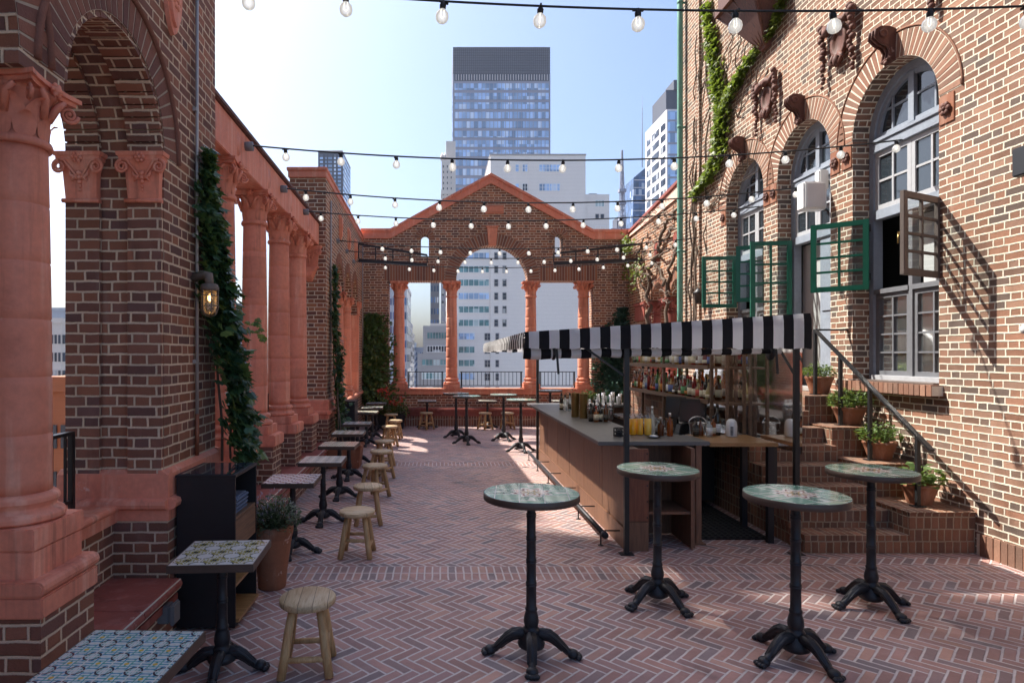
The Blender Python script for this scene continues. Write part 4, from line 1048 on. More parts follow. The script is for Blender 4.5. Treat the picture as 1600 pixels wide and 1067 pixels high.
# timber oriel
t = thing('timber_oriel', 'dark timber oriel jutting from the sunlit brick wall, seen from below', 'oriel', (5.0, 10.6, 7))
b = MB(); A = [V((4.80,9.78,7.78)),V((5.30,9.62,7.78)),V((5.30,11.06,7.78)),V((4.80,10.90,7.78))]
b.hexa([V((5.23,10.15,6.93)),V((5.30,10.1,6.93)),V((5.30,10.35,6.93)),V((5.23,10.3,6.93))], A); b.build('corbel', M['corbel_wood'], t)
b = MB(); b.hexa([p+V((-.06,0,.002)) for p in A], [p+V((-.06,0,.12)) for p in A]); b.hexa([p+V((0,0,.125)) for p in A], [p+V((0,0,2.2)) for p in A]); b.build('box', M['corbel_wood'], t)
b = MB()
for k in range(5):
    a = A[0].lerp(A[3], k/4); b.tube([a+V((0.,0,.02)), V((5.03,10.27+(a.y-10.34)*.6,7.4)), V((5.22,10.22+(a.y-10.34)*.12,6.96))], [.025,.025,.018], 6)
b.build('rib', M['corbel_wood'], t)

# ------------------------------------------------------------------ stairs
st = thing('brick_stairs', 'flight of brick steps with a stepped side wall of flowerpots climbing to the green door', 'stairs', (4.45, 7.2, 0))
SX0, SX1, SX2 = 3.62, 4.66, XR-.006
sb = MB()
for k in range(8):
    y = 6.26+.28*k; z = .181*(k+1)
    sb.box(SX0, SX1-.003, y, y+.30 if k < 7 else 12.2, 0 if k == 0 else .181*k-.0, z)
    if k: sb.box(SX0+.01, SX1-.01, y+.05, 12.1, max(0,.181*(k-1)), .181*k-.003)
sb.build('steps', M['brick_stair'], st)
# cheek blocks with pots on them
cb = MB(); blocks = [(6.26,.40),(6.95,.76),(7.50,1.10),(8.06,1.452)]
for k, (y, z) in enumerate(blocks):
    y1 = blocks[k+1][0]-.002 if k < 3 else 12.2
    cb.box(SX1, SX2, y, y1, 0, z)
cb.build('side_wall', M['brick_stair'], st)
cp = MB()
for k, (y, z) in enumerate(blocks[:3]): cp.box(SX1-.01, SX2, y-.012, blocks[k+1][0]-.003, z+.001, z+.012)
cp.build('coping', M['brick_stair'], st)
RXs = 4.90
def hrail(label, x, posts, a, b_, wallend=None):
    t = thing('handrail', label, 'handrail', (x, posts[0][0], posts[0][1]))
    r = MB(); r.bar(a, b_, .05, .022); r.build('rail', M['black'], t)
    for y, z in posts:
        s_ = (y-a[1])/(b_[1]-a[1]); zt = a[2]+(b_[2]-a[2])*s_
        p = MB(); p.box(x-.018, x+.018, y-.018, y+.018, z, zt-.006); p.box(x-.05,x+.05,y-.05,y+.05,z+.001,z+.011); p.build('post', M['black'], t)
    if wallend: r = MB(); r.bar(b_, wallend, .035, .022); r.build('wall_return', M['black'], t)
    return t
hrail('black handrail in front of the flowerpots, shadow thrown on the sunlit wall', RXs, [(6.47,.412),(7.19,.772),(7.72,1.112),(8.24,1.452)], (RXs,6.28,1.02), (RXs,8.24,2.30), (XR,8.24,2.30))
hrail('black handrail on the bar side of the stairs, seen through the clear sheet', 3.66, [(6.9,.543),(8.0,1.267)], (3.66,6.45,1.04), (3.66,8.6,2.44))

# flowerpots
def herb_pot(label, cat, x, y, z, rt, h, rng, n, size, spread, mat, group, tall=1., wide=.0):
    t = thing('potted_herb', label, cat, (x, y, z), group)
    b = MB(); b.lathe([(rt*.62,0),(rt*.66,.01),(rt*.72,h*.25),(rt*.86,h*.6),(rt*.93,h*.78),(rt*1.0,h*.86),(rt*1.03,h*.92),(rt*1.0,h),(rt*.9,h),(rt*.86,h*.86)], (x,y,z), 26); b.build('pot', M['terra_pot'], t)
    b = MB(); b.lathe([(0,h*.85),(rt*.87,h*.85)], (x,y,z), 20); b.build('soil', M['soil'], t)
    b = MB()
    for _ in range(n):
        an = rng.uniform(0, 2*pi); r = sqrt(rng.random())*spread; hh = rng.uniform(.15, 1)*tall*(1-.5*(r/spread)**2)
        p = V((x+cos(an)*r, y+sin(an)*r, z+h*.9+hh)); d = V((cos(an)*.8+rng.gauss(0,.5), sin(an)*.8+rng.gauss(0,.5), rng.uniform(-.2,.7)))
        oval_leaf(b, p, d, V((rng.gauss(0,.3),rng.gauss(0,.3),1)), size*rng.uniform(.6,1.2))
    for _ in range(n//14):
        an = rng.uniform(0, 2*pi); r = rng.random()*spread*.8
        b.tube([V((x+cos(an)*rt*.4*rng.random(), y+sin(an)*rt*.4, z+h*.86)), V((x+cos(an)*r, y+sin(an)*r, z+h*.9+tall*.7))], .004, 4, False)
    b.build('leaves', mat, t, recalc=False); return t
M['soil'] = simple('potting_soil', (.03,.02,.015), .95, bmp=.8)
rng = random.Random(5)
pots = [('broad-leaved basil in a clay pot on the lowest block of the stairs', 5.03, 6.62, .412, .17, .21, 170, .085, .2, .22),
        ('mint in a clay pot on the second block of the stairs', 5.06, 7.26, .772, .175, .21, 420, .042, .22, .24),
        ('bright lime herb in a clay pot on the third block of the stairs', 5.06, 7.80, 1.112, .185, .22, 420, .045, .23, .26),
        ('wispy rosemary in a clay pot at the top of the stairs beside the rail post', 5.06, 8.42, 1.456, .17, .23, 520, .034, .19, .22)]
for l, x, y, z, r, h, n, s_, sp, tl in pots: herb_pot(l, 'potted herb', x, y, z, r, h, rng, n, s_, sp, M['herb'], 'herb pots on the stairs', tl)
herb_pot('large clay pot of grey-green lavender beside the dark cabinet', 'potted plant', -1.43, 5.36, 0, .175, .53, rng, 1100, .035, .23, M['lavender'], None, .30)
b = MB()
for _ in range(130):
    an = rng.uniform(0, 2*pi); r = sqrt(rng.random())*.22; oval_leaf(b, V((-1.43+cos(an)*r, 5.36+sin(an)*r, .5+.3*rng.uniform(.5,1.1)*(1-.5*(r/.23)**2))), V((cos(an)*.3,sin(an)*.3,1)), V((1,0,0)), .03)
pl = [o for o in COL.objects if o.get('label', '').startswith('large clay pot of grey')][0]
b.build('flowers', M['mauve'], pl, recalc=False)
# ------------------------------------------------------------------ the bar
bar = thing('bar_counter', 'long timber bar with a slate top and brass foot rail under the striped awning', 'bar', (2.2, 9, 0))
T0, T1 = 1.03, 1.07
b = MB(); b.prism([(1.64,6.54),(2.80,6.54),(2.80,7.10),(2.32,7.10),(2.32,11.36),(3.45,11.36),(3.45,11.95),(1.64,11.95)], Matrix.Identity(4), T0, T1); b.build('top', M['stone_top'], bar, bevel=.006)
ys = [6.36+.925*k for k in range(7)]
for a, c in zip(ys, ys[1:]):
    b = MB(); b.box(1.87, 1.905, a+.005, c-.005, .225, T0-.002); b.build('front_panel', M['walnut'], bar, bevel=.003)
b = MB(); b.box(1.855, 1.90, 6.34, 11.93, .002, .22); b.build('kick_board', M['walnut'], bar, bevel=.003)
b = MB(); b.box(1.866, 2.09, 6.32, 6.358, .30, T0-.003); b.build('end_panel', M['redwood'], bar, bevel=.003)
b = MB(); b.box(1.866, 2.09, 6.325, 6.358, .002, .295); b.box(1.907, 2.0, 6.36, 11.9, .02, T0-.004); b.box(2.0, 2.55, 6.90, 6.94, .02, T0-.004); b.box(2.53, 2.57, 6.36, 6.9, .02, T0-.004); b.box(2.0,3.4,11.45,11.5,.02,T0-.004); b.build('carcass', M['walnut'], bar)
for z in (.36, .70):
    b = MB(); b.box(2.092, 2.528, 6.37, 6.89, z, z+.025); b.build('shelf', M['walnut'], bar)
b = MB(); b.box(2.66, 2.72, 6.56, 6.62, .002, T0-.002); b.box(2.62, 2.76, 6.53, 6.66, .001, .012); b.build('leg', M['walnut'], bar, bevel=.004)
b = MB()
for z in (.34,.5,.66,.82,.98):
    b.ball(V((2.075, 6.318, z)), .008, (1,.5,1), 8, 5)
b.build('rivet', M['steel'], bar)
b = MB(); b.tube([(1.66,6.36,.155),(1.66,8,.155),(1.66,11.9,.155)], .027, 12); b.lathe([(0,-.02),(.034,-.02),(.036,.03),(.03,.05)], (1.66,6.36,.155), 12, Matrix.Rotation(-pi/2, 4, 'X')); b.build('foot_rail', M['steel'], bar)
for k in range(6):
    y = 6.52+1.06*k; b = MB(); b.tube([(1.66,y,.155),(1.858,y,.155)], .008, 6); b.tube([(1.66,y,.13),(1.66,y,.002)], .008, 6); b.lathe([(.03,0),(.03,.006),(0,.007)], (1.66,y,.001), 10); b.build('rail_bracket', M['steel'], bar)
t = thing('wooden_counter', 'lower oiled wood counter flap at the near right end of the bar', 'counter', (3.15, 6.9, 0))
b = MB(); b.box(2.806, 3.52, 6.56, 7.25, 1.015, 1.055); b.build('top', M['butcher'], t, bevel=.005)
for x, y in ((3.46,6.62),(3.46,7.19),(2.86,7.19)):
    b = MB(); b.box(x-.03, x+.03, y-.03, y+.03, .002, 1.013); b.build('leg', M['steel'], t)
t = thing('storage_counter', 'dark steel counter along the back of the bar below the bottle shelves', 'counter', (3.3, 9.3, 0))
b = MB(); b.box(3.06, 3.57, 8.2, 11.2, .08, .90); b.build('cabinet', M['black'], t, bevel=.004)
b = MB(); b.box(3.02, 3.58, 7.42, 11.22, .902, .94); b.build('top', M['chrome'], t, bevel=.004)
for k in range(4):
    y = 8.2+.75*k; b = MB(); b.box(3.04, 3.058, y+.02, y+.73, .12, .86); b.build('door', M['black'], t, bevel=.003)
sh = thing('bottle_shelf', 'two long dark timber shelves full of bottles at the back of the bar', 'shelf', (3.47, 9.3, .94))
for z in (1.375, 1.80):
    b = MB(); b.box(3.32, 3.59, 7.78, 11.1, z, z+.028); b.box(3.30, 3.318, 7.78, 11.1, z-.012, z+.045); b.build('shelf', M['shelf_wood'], sh, bevel=.003)
for y in (7.75, 9.4, 11.12):
    for x in (3.335, 3.57):
        b = MB(); b.box(x-.018, x+.018, y-.018, y+.018, .942, 2.16); b.build('upright', M['shelf_wood'], sh)
b = MB(); b.box(3.32, 3.59, 7.76, 11.1, 2.165, 2.185); b.build('top_board', M['shelf_wood'], sh)
b = MB(); b.box(3.34, 3.58, 7.40, 7.72, 1.375, 1.40); b.box(3.34, 3.58, 7.40, 7.72, 1.80, 1.825); b.box(3.35,3.38,7.38,7.41,.942,2.1); b.box(3.55,3.58,7.38,7.41,.942,2.1); b.build('side_frame', M['shelf_wood'], sh)

# bottles
def liquid(name, col, rough=.12, trans=.75):
    mt = new_mat(name); fr = NT.nodes.new('ShaderNodeFresnel'); fr.inputs[0].default_value = 1.45
    t = shader('ShaderNodeBsdfTransparent', Color=tuple(min(1, q*.55+.42*(q/max(col))) for q in col)); l = shader('ShaderNodeBsdfTranslucent', Color=col); d = shader('ShaderNodeBsdfDiffuse', Color=col)
    out(mixsh(mixsh(t, mixsh(l, d, .35), .42 if max(col) > .3 else .75), shader('ShaderNodeBsdfGlossy', Color=(1,1,1), Roughness=.05), S(fr.outputs[0])*.8+.02)); return mt
LIQ = {'amber': liquid('amber_spirit', (.60,.24,.04)), 'golden': liquid('golden_spirit', (.82,.58,.16)), 'clear': liquid('clear_spirit', (.88,.92,.92)),
       'green': liquid('green_bottle_glass', (.16,.38,.10)), 'red': liquid('red_spirit', (.45,.04,.03)), 'dark': liquid('dark_bottle_glass', (.05,.035,.02)), 'brown': liquid('brown_bottle_glass', (.26,.10,.03)), 'yellow': liquid('pale_yellow_spirit', (.9,.8,.42))}
LAB = {'cream': (.72,.66,.5), 'white': (.78,.78,.76), 'black': (.03,.03,.03), 'orange': (.6,.25,.06), 'red': (.5,.05,.04), 'blue': (.08,.14,.4), 'green': (.08,.3,.12)}
def label_mat(n, col):                            # a paper label with printed lines of illegible small type
    mt = new_mat(n+'_paper_label'); g = objc(); x, y, z = sep(g)
    ln = ss(mth('SINE', z*260.), .55, .8)*ss(noise(mapv(g, (60,60,4)), 8., 2), .42, .5)
    out(pbsdf(mix(col, (.1,.08,.06) if sum(col) > .8 else (.7,.6,.4), ln*.55), .7)); return mt
LABM = {k: label_mat(k, c) for k, c in LAB.items()}
CAPM = {'black': M['black'], 'brass': M['brass'], 'steel': M['chrome'], 'red': simple('red_cap', (.4,.03,.02)), 'white': M['white']}
SHAPES = [[(.036,0),(.038,.008),(.038,.17),(.034,.19),(.014,.215),(.0125,.27)],
          [(.040,0),(.043,.008),(.043,.13),(.040,.155),(.016,.175),(.0135,.23)],
          [(.034,0),(.036,.008),(.036,.19),(.028,.22),(.0135,.235),(.0125,.30)],
          [(.042,0),(.046,.01),(.042,.10),(.030,.15),(.016,.19),(.013,.25)],
          [(.030,0),(.032,.008),(.033,.20),(.020,.24),(.0135,.25),(.0135,.31)]]
meshes = {}
def bottle(x, y, z, sh_, col, lab, cap, label, group, s=1., name='bottle'):
    t = thing(name, label, 'bottle', (x, y, z), group)
    pr = SHAPES[sh_]; key = ('b', sh_, col)
    def use(key, nm, mk, mat, parent):
        if key not in meshes:
            mb = MB(); mk(mb); o = mb.build(nm, mat); meshes[key] = o.data; o.name = nm
        else:
            o = bpy.data.objects.new(nm, meshes[key]); COL.objects.link(o)
        o.parent = parent; return o
    body = use(key, 'body', lambda m: m.lathe(pr, (0,0,0), 14), LIQ[col], t)
    r = max(p[0] for p in pr); h = pr[-1][1]
    if lab: use(('l', sh_, lab), 'label', lambda m: m.lathe([(r+.0012,.035),(r+.0012,.125 if sh_ != 3 else .08)], (0,0,0), 14), LABM[lab], body)
    use(('c', sh_, cap), 'cap', lambda m: m.lathe([(.0165,h-.012),(.0165,h+.03),(.0,h+.031)], (0,0,0), 10), CAPM[cap], t)
    t.scale = (s, s, s); t.rotation_euler.z = (x*37+y*91) % 6.28
    return t
rng = random.Random(21)
shn = {1.403: 'lower', 1.828: 'upper'}
for z, nm in shn.items():
    n = 27; up = nm == 'upper'
    for k in range(n):
        y = 10.98-(10.98-7.90)*k/(n-1)+rng.uniform(-.015,.015)
        if up: col = ['green','clear','golden','yellow','yellow','golden','yellow','yellow','yellow','golden','amber','golden','clear','amber','clear','dark','clear','golden','dark','amber','clear','golden','red','brown','amber','red','brown'][k]
        else: col = rng.choice(['clear','red','green','amber','dark','golden','amber','clear','brown','yellow','red'])
        lab = rng.choice(['cream','white','cream','white','black','orange','red','blue','green', None]); cap = rng.choice(['black','black','brass','steel','red','white'])
        l = f'{col} bottle, {lab+" label" if lab else "no label"}, {ORD[k]} from left, front row, {nm} bar shelf'
        bottle(3.375+rng.uniform(-.008,.012), y, z, rng.randrange(5), col, lab, cap, l, f'bottles on the {nm} bar shelf', rng.uniform(.92,1.12))
    for k in range(13):
        y = 10.9-(10.9-7.95)*k/12+rng.uniform(-.03,.03); col = rng.choice(['clear','amber','dark','golden','yellow','brown']); lab = rng.choice(['cream','white','black'])
        l = f'{col} bottle, {lab} label, {ORD[k]} from left, rear row, {nm} bar shelf'
        bottle(3.51, y, z, rng.choice([0,2,4]), col, lab, rng.choice(['black','brass']), l, f'bottles on the {nm} bar shelf', rng.uniform(1.02,1.18))
# things standing on the slate top
JU = [('orange', (.95,.40,.0)), ('peach', (.96,.47,.03)), ('lemon', (.97,.58,.08))]
for k, (nm, col) in enumerate(JU):
    x, y = 2.165+.086*k, 7.10+.0*k+(.02 if k == 1 else 0)
    t = thing('juice_bottle', f'tall clear bottle of {nm} juice on the bar beside the awning post', 'bottle', (x, y, T1), 'juice bottles on the bar')
    b = MB(); b.lathe([(.0385,.188),(.034,.21),(.017,.235),(.0155,.30),(.019,.303),(.019,.312),(.0155,.312)], (x,y,T1), 18); b.build('glass', glass_mat('flint_glass_'+nm, (.97,.97,.97), .02, .0), t)
    b = MB(); b.lathe([(.036,.002),(.0395,.01),(.0395,.187),(0,.187)], (x,y,T1), 18); b.build('juice', simple(nm+'_juice', col, .25, var=.04, Coat_Weight=.5), t)
def small(label, x, y, sh_, col, lab, cap, s, grp): return bottle(x, y, T1+.001, sh_, col, lab, cap, label, grp, s, 'small_bottle')
small('squat brown bitters bottle beside the juice bottles', 2.46, 7.04, 1, 'brown', None, 'steel', .8, 'bitters bottles by the juices')
small('slim amber bottle with a steel spout nearest the counter corner', 2.55, 7.0, 0, 'amber', None, 'steel', .85, 'bitters bottles by the juices')
small('clear bottle with silver cap behind the lemon juice', 2.42, 7.2, 2, 'clear', None, 'steel', .95, 'bitters bottles by the juices')
t = thing('salt_saucer', 'black saucer heaped with white salt on the bar corner', 'saucer', (2.32, 6.86, T1)); b = MB(); b.lathe([(.03,.001),(.07,.012),(.072,.016),(.0,.010)], (2.32,6.86,T1), 20); b.build('saucer', M['black'], t); b = MB(); b.lathe([(.055,.012),(.03,.028),(0,.036)], (2.32,6.86,T1), 16); b.build('salt', M['white'], t)
t = thing('napkin_caddy', 'black wire caddy on the bar against the near awning post', 'caddy', (1.98, 6.98, T1)); b = MB()
for z in (.01,.05,.09): b.tube([(1.98+cos(k*pi/8)*.06, 6.98+sin(k*pi/8)*.06, T1+z) for k in range(17)], .006, 5)
for k in range(8): b.tube([(1.98+cos(k*pi/4)*.06, 6.98+sin(k*pi/4)*.06, T1+.01), (1.98+cos(k*pi/4)*.06, 6.98+sin(k*pi/4)*.06, T1+.09)], .005, 5)
b.build('wire', M['black'], t); b = MB(); b.box(1.95,2.01,6.95,7.01,T1+.002,T1+.075); b.build('napkins', M['steel'], t)
for k, (x, y, c, l) in enumerate([(2.04,8.55,'dark','black'),(2.10,8.50,'amber','cream'),(2.17,8.54,'dark','cream'),(2.23,8.5,'brown','black'),(2.12,8.66,'dark',None),(2.2,8.68,'clear','cream')]):
    small(f'{["black labelled dark","cream labelled amber","cream labelled dark","black labelled brown","plain dark","cream labelled clear"][k]} bitters bottle in the middle of the bar', x, y, [0,1,0,2,4,0][k], c, l, 'black' if k != 1 else 'red', .82, 'bitters bottles in the middle of the bar')
for k, (x, y, c, l) in enumerate([(2.03,10.25,'clear','white'),(2.10,10.22,'clear','black'),(2.17,10.28,'dark','white'),(2.24,10.22,'brown','cream'),(2.0,10.42,'dark','cream')]):
    small(f'{["white labelled clear","black labelled clear","white labelled dark","cream labelled brown","cream labelled dark"][k]} small bottle at the far end of the bar', x, y, [0,4,0,1,2][k], c, l, 'black', .85, 'small bottles at the far end of the bar')
for k, (x, y) in enumerate([(1.97,9.2),(2.05,9.02)]):
    t = thing('brass_canister', ['tall aged brass canister on the bar, left of the pair', 'tall aged brass canister on the bar, right of the pair'][k], 'canister', (x, y, T1), 'brass canisters')
    b = MB(); b.lathe([(.056,.001),(.058,.006),(.056,.345),(.058,.35),(.052,.35),(.052,.32)], (x,y,T1), 24); b.build('body', M['brass'], t); b = MB(); b.lathe([(0,.322),(.0515,.322)], (x,y,T1), 20); b.build('lid', M['brass'], t)
for k, (x, y) in enumerate([(2.32,8.75),(2.42,8.72),(2.36,8.9),(2.5,8.85)]):
    x, y = 2.12+.085*k, 8.95-.05*k
    t = thing('cocktail_shaker', f'steel cocktail shaker behind the bitters bottles, {ORD[k]} from the left', 'shaker', (x, y, T1), 'steel shakers on the bar')
    b = MB(); b.lathe([(.032,.001),(.036,.01),(.044,.15),(.045,.16)], (x,y,T1), 18); b.build('cup', M['chrome'], t); b = MB(); b.lathe([(.045,.162),(.04,.21),(.022,.235),(.018,.25),(.018,.275),(0,.28)], (x,y,T1), 18); b.build('lid', M['chrome'], t)
# far return of the bar: tins, glassware and herbs standing in the sun
for k in range(9):
    x = 2.85+.068*k; y = 11.55+.12*(k % 2)
    t = thing('steel_tumbler', f'bright steel tumbler on the sunlit far end of the bar, {ORD[k]} from the left', 'tumbler', (x, y, T1), 'steel tumblers on the far counter')
    b = MB(); h = .15+.07*((k*7) % 3)/2; b.lathe([(.028,.001),(.031,.01),(.036,h),(.033,h),(.029,.02)], (x,y,T1), 14); b.build('cup', M['chrome'] if k % 3 else M['white'], t)
def bunch(label, x, y, z, n, r, hgt, mat, rng, size=.05):
    t = thing('herb_bunch', label, 'herbs', (x, y, z)); b = MB(); b.lathe([(.04,.001),(.05,.01),(.055,.1),(.048,.1),(.045,.02)], (x,y,z), 14); b.build('glass', M['chrome'], t)
    b = MB()
    for _ in range(n):
        an = rng.uniform(0, 2*pi); q = sqrt(rng.random())*r; oval_leaf(b, V((x+cos(an)*q, y+sin(an)*q, z+.09+rng.random()*hgt*(1-.5*q/r))), V((cos(an),sin(an),rng.uniform(-.2,.8))), V((rng.gauss(0,.3),rng.gauss(0,.3),1)), size*rng.uniform(.6,1.2))
    b.build('leaves', mat, t, recalc=False)
bunch('bunch of bright mint in a steel cup on the sunlit far counter', 2.72, 11.6, T1, 220, .15, .2, M['herb'], rng)
bunch('dry reddish herbs in a cup at the far end of the bar', 2.36, 11.5, T1, 120, .13, .26, leaf_mat('dry_leaf', [(0,(.2,.09,.05)),(.6,(.35,.2,.12)),(1,(.2,.2,.06))]), rng, .04)
# screens, cables, dispenser
for k, (x, y, rz, l) in enumerate([(3.17, 8.55, -.95, 'left of two black point-of-sale screens below the bottle shelves'), (3.2, 8.02, -.6, 'right of two black point-of-sale screens, its glass catching the light')]):
    t = thing('till_screen', l, 'screen', (x, y, .94), 'till screens')
    R = Matrix.Translation((x, y, .94)) @ Matrix.Rotation(rz, 4, 'Z') @ Matrix.Rotation(radians(-8), 4, 'X')
    b = MB(); b.box(-.165, .165, -.012, .022, .17, .47, R); b.build('case', M['black'], t, bevel=.008)
    b = MB(); b.box(-.145, .145, -.0165, -.0125, .195, .445, R); b.build('screen', M['dark_pane'], t)
    b = MB(); b.box(-.03, .03, .0, .06, .03, .2, R); b.lathe([(.10,.001),(.10,.015),(.03,.03),(.02,.05)], (x, y, .94), 16); b.build('stand', M['black'], t)
t = thing('white_dispenser', 'rounded white dispenser standing on the wooden counter', 'dispenser', (3.27, 7.08, 1.055))
b = MB(); b.lathe([(.055,.001),(.06,.01),(.06,.12),(.052,.17),(.03,.195),(0,.2)], (3.27,7.08,1.055), 22); b.build('body', M['white'], t)
b = MB(); 
for k in range(7): b.box(3.235, 3.262, 7.018, 7.03, 1.08+.014*k, 1.087+.014*k)
b.build('printed_mark', M['steel'], t)
for k, (x, y, c, l, s_) in enumerate([(2.88,7.1,'dark','black',.8),(2.95,7.15,'brown',None,.75),(3.02,7.08,'clear','white',.8),(3.1,7.16,'amber','cream',.75),(3.16,7.19,'dark','white',1.05)]):
    bottle(x, y, 1.056, [1,3,1,0,4][k], c, l, 'black', f'{["black labelled dark","plain brown","white labelled clear","cream labelled amber","white labelled tall dark"][k]} bottle on the wooden counter', 'bottles on the wooden counter', s_, 'small_bottle')
t = thing('rubber_mat', 'black perforated rubber mat on the bricks behind the bar', 'mat', (2.95, 7.3, .0))
b = MB()
for k in range(14): b.box(2.6+.068*k, 2.6+.068*k+.03, 6.72, 8.6, .004, .016)
for k in range(27): b.box(2.6, 3.51, 6.72+.0705*k, 6.72+.0705*k+.03, .0042, .0155)
b.build('grid', M['rubber'], t)
t = thing('black_keg', 'black tub under the wooden counter', 'tub', (3.0, 7.75, 0)); b = MB(); b.lathe([(.16,.017),(.19,.03),(.2,.4),(.19,.45),(.12,.47),(.1,.5),(0,.5)], (2.8,7.9,0), 20); b.build('tub', M['black'], t)

for k in range(10):
    x, y = 3.12+.085*(k % 2), 9.05+.16*(k//2)+.05*(k % 2)
    t = thing('rocks_glass', f'upturned clear tumbler under the bottle shelves, {ORD[k]} along the steel counter', 'glass', (x, y, .941), 'upturned tumblers')
    b = MB(); b.lathe([(.040,.001),(.034,.10),(.030,.105),(0,.105)], (x,y,.941), 14); b.build('glass', glass_mat('rinsed_glass', (.92,.95,.95), .03, .08) if k == 0 else bpy.data.materials['rinsed_glass'], t)
    b = MB(); b.lathe([(.0405,.0),(.0405,.006),(.037,.006)], (x,y,.941), 14); b.build('rim', M['chrome'], t)
t = thing('ice_bucket', 'brushed steel ice bucket beside the till screens', 'bucket', (3.15, 7.7, .941)); b = MB(); b.lathe([(.075,.001),(.08,.01),(.10,.20),(.105,.205),(.095,.205),(.078,.03)], (3.15,7.72,.941), 22); b.build('bucket', M['chrome'], t); b = MB(); b.tube([(3.15+.11*cos(a), 7.72, 1.13+.09*sin(a)) for a in [pi*i/12 for i in range(13)]], .006, 6); b.build('handle', M['chrome'], t)
t = thing('receipt_printer', 'small black receipt printer between the till screens', 'printer', (3.2, 8.3, .941)); b = MB(); b.hexa([V((3.1,8.2,.942)),V((3.25,8.2,.942)),V((3.25,8.36,.942)),V((3.1,8.36,.942))],[V((3.13,8.2,1.06)),V((3.25,8.2,1.09)),V((3.25,8.36,1.09)),V((3.13,8.36,1.06))]); b.build('case', M['black'], t, bevel=.008); b = MB(); b.box(3.15,3.20,8.23,8.33,1.075,1.15); b.build('paper', M['white'], t)
# ------------------------------------------------------------------ awning
aw = thing('striped_awning', 'black and white striped flat awning on black posts over the bar', 'awning', (2.2, 9.1, 0))
AX0, AX1, AY0, AY1 = .83, 3.64, 6.2, 12.0
zr = lambda x: 2.195+(x-AX0)/(AX1-AX0)*.185
rng2 = random.Random(3)
b = MB(); nx, ny = 14, 16
pts = [[V((AX0+(AX1-AX0)*i/nx, AY0+(AY1-AY0)*j/ny, zr(AX0+(AX1-AX0)*i/nx)-.02*sin(pi*i/nx*3)**2*sin(pi*j/ny*4)**2)) for i in range(nx+1)] for j in range(ny+1)]
for j in range(ny):
    for i in range(nx): b.face([pts[j][i], pts[j][i+1], pts[j+1][i+1], pts[j+1][i]], smooth=True)
b.build('roof_cloth', M['canvas'], aw, recalc=False)
def skirt(p0, p1, n, amp):
    b = MB(); d = (p1-p0); L = d.length; dn = d.normalized(); nn = V((dn.y, -dn.x, 0)); A = []
    for i in range(n+1):
        p = p0+d*(i/n); zt = zr(p.x); w = sin(i*1.9)*amp+rng2.uniform(-amp, amp)*.6
        zb = 2.03+.006*sin(i*1.3)+rng2.uniform(-.004,.004)
        A.append([V((p.x,p.y,zt)), V((p.x,p.y,zt))+nn*(.012+w*.3)+V((0,0,-.06)), V((p.x,p.y,(zt+zb)/2))+nn*(.015+w*.7), V((p.x,p.y,zb))+nn*(.012+w)])
    for i in range(n):
        for k in range(3):
            q = [A[i][k], A[i+1][k], A[i+1][k+1], A[i][k+1]]
            b.face(q, [((v.x if abs(dn.x) > .5 else v.y)+.03, v.z) for v in q], smooth=True)
    o = b.build('valance', M['canvas'], aw, recalc=False, weld=True); return o
skirt(V((AX0,AY0,0)), V((AX1,AY0,0)), 56, .004); skirt(V((AX0,AY1,0)), V((AX0,AY0,0)), 90, .0025); skirt(V((AX1,AY0,0)), V((AX1,AY1,0)), 60, .004); skirt(V((AX1,AY1,0)), V((AX0,AY1,0)), 40, .004)
for x, y in ((1.84,6.235),(3.52,6.235),(1.84,11.93),(3.52,11.93)):
    b = MB(); b.box(x-.024, x+.024, y-.024, y+.024, .008, zr(x)-.06); b.box(x-.07, x+.07, y-.055, y+.055, .001, .008); b.build('post', M['black'], aw, bevel=.003)
b = MB()
for y in (6.235, 9.1, 11.93): b.bar((AX0+.03,y,zr(AX0)-.05), (AX1-.03,y,zr(AX1)-.05), .03)
for x in (AX0+.03, 1.84, 3.5): b.bar((x,AY0+.05,zr(x)-.085), (x,AY1-.05,zr(x)-.085), .03)
b.bar((1.84,6.24,1.75),(1.3,6.24,zr(1.3)-.09),.018); b.bar((3.52,6.24,1.75),(3.52,6.8,zr(3.52)-.1),.018)
b.build('frame', M['black'], aw)
b = MB(); n = 30; b.tube([V((AX0+.0+i*(3.40-AX0)/n, 6.30, 1.985+.03*i/n-.012*sin(i*.7)**2)) for i in range(n+1)], [.056-.03*i/n+.003*sin(i*1.7) for i in range(n+1)], 12)
b.build('rolled_curtain', M['canvas'], aw)
for x in (1.15, 3.32):
    b = MB(); b.bar((x,6.235,2.03), (x+.02,6.24,1.78), .022, .008); b.lathe([(.07,-.012),(.074,0),(.07,.012)], (x-.02,6.30,1.99), 14, Matrix.Rotation(pi/2, 4, 'Y')); b.build('strap', M['black'], aw)
b = MB(); b.face([V((3.60,6.27,.98)),V((3.60,8.9,.98)),V((3.60,8.9,2.06)),V((3.60,6.27,2.06))]); b.build('clear_curtain', M['vinyl'], aw)
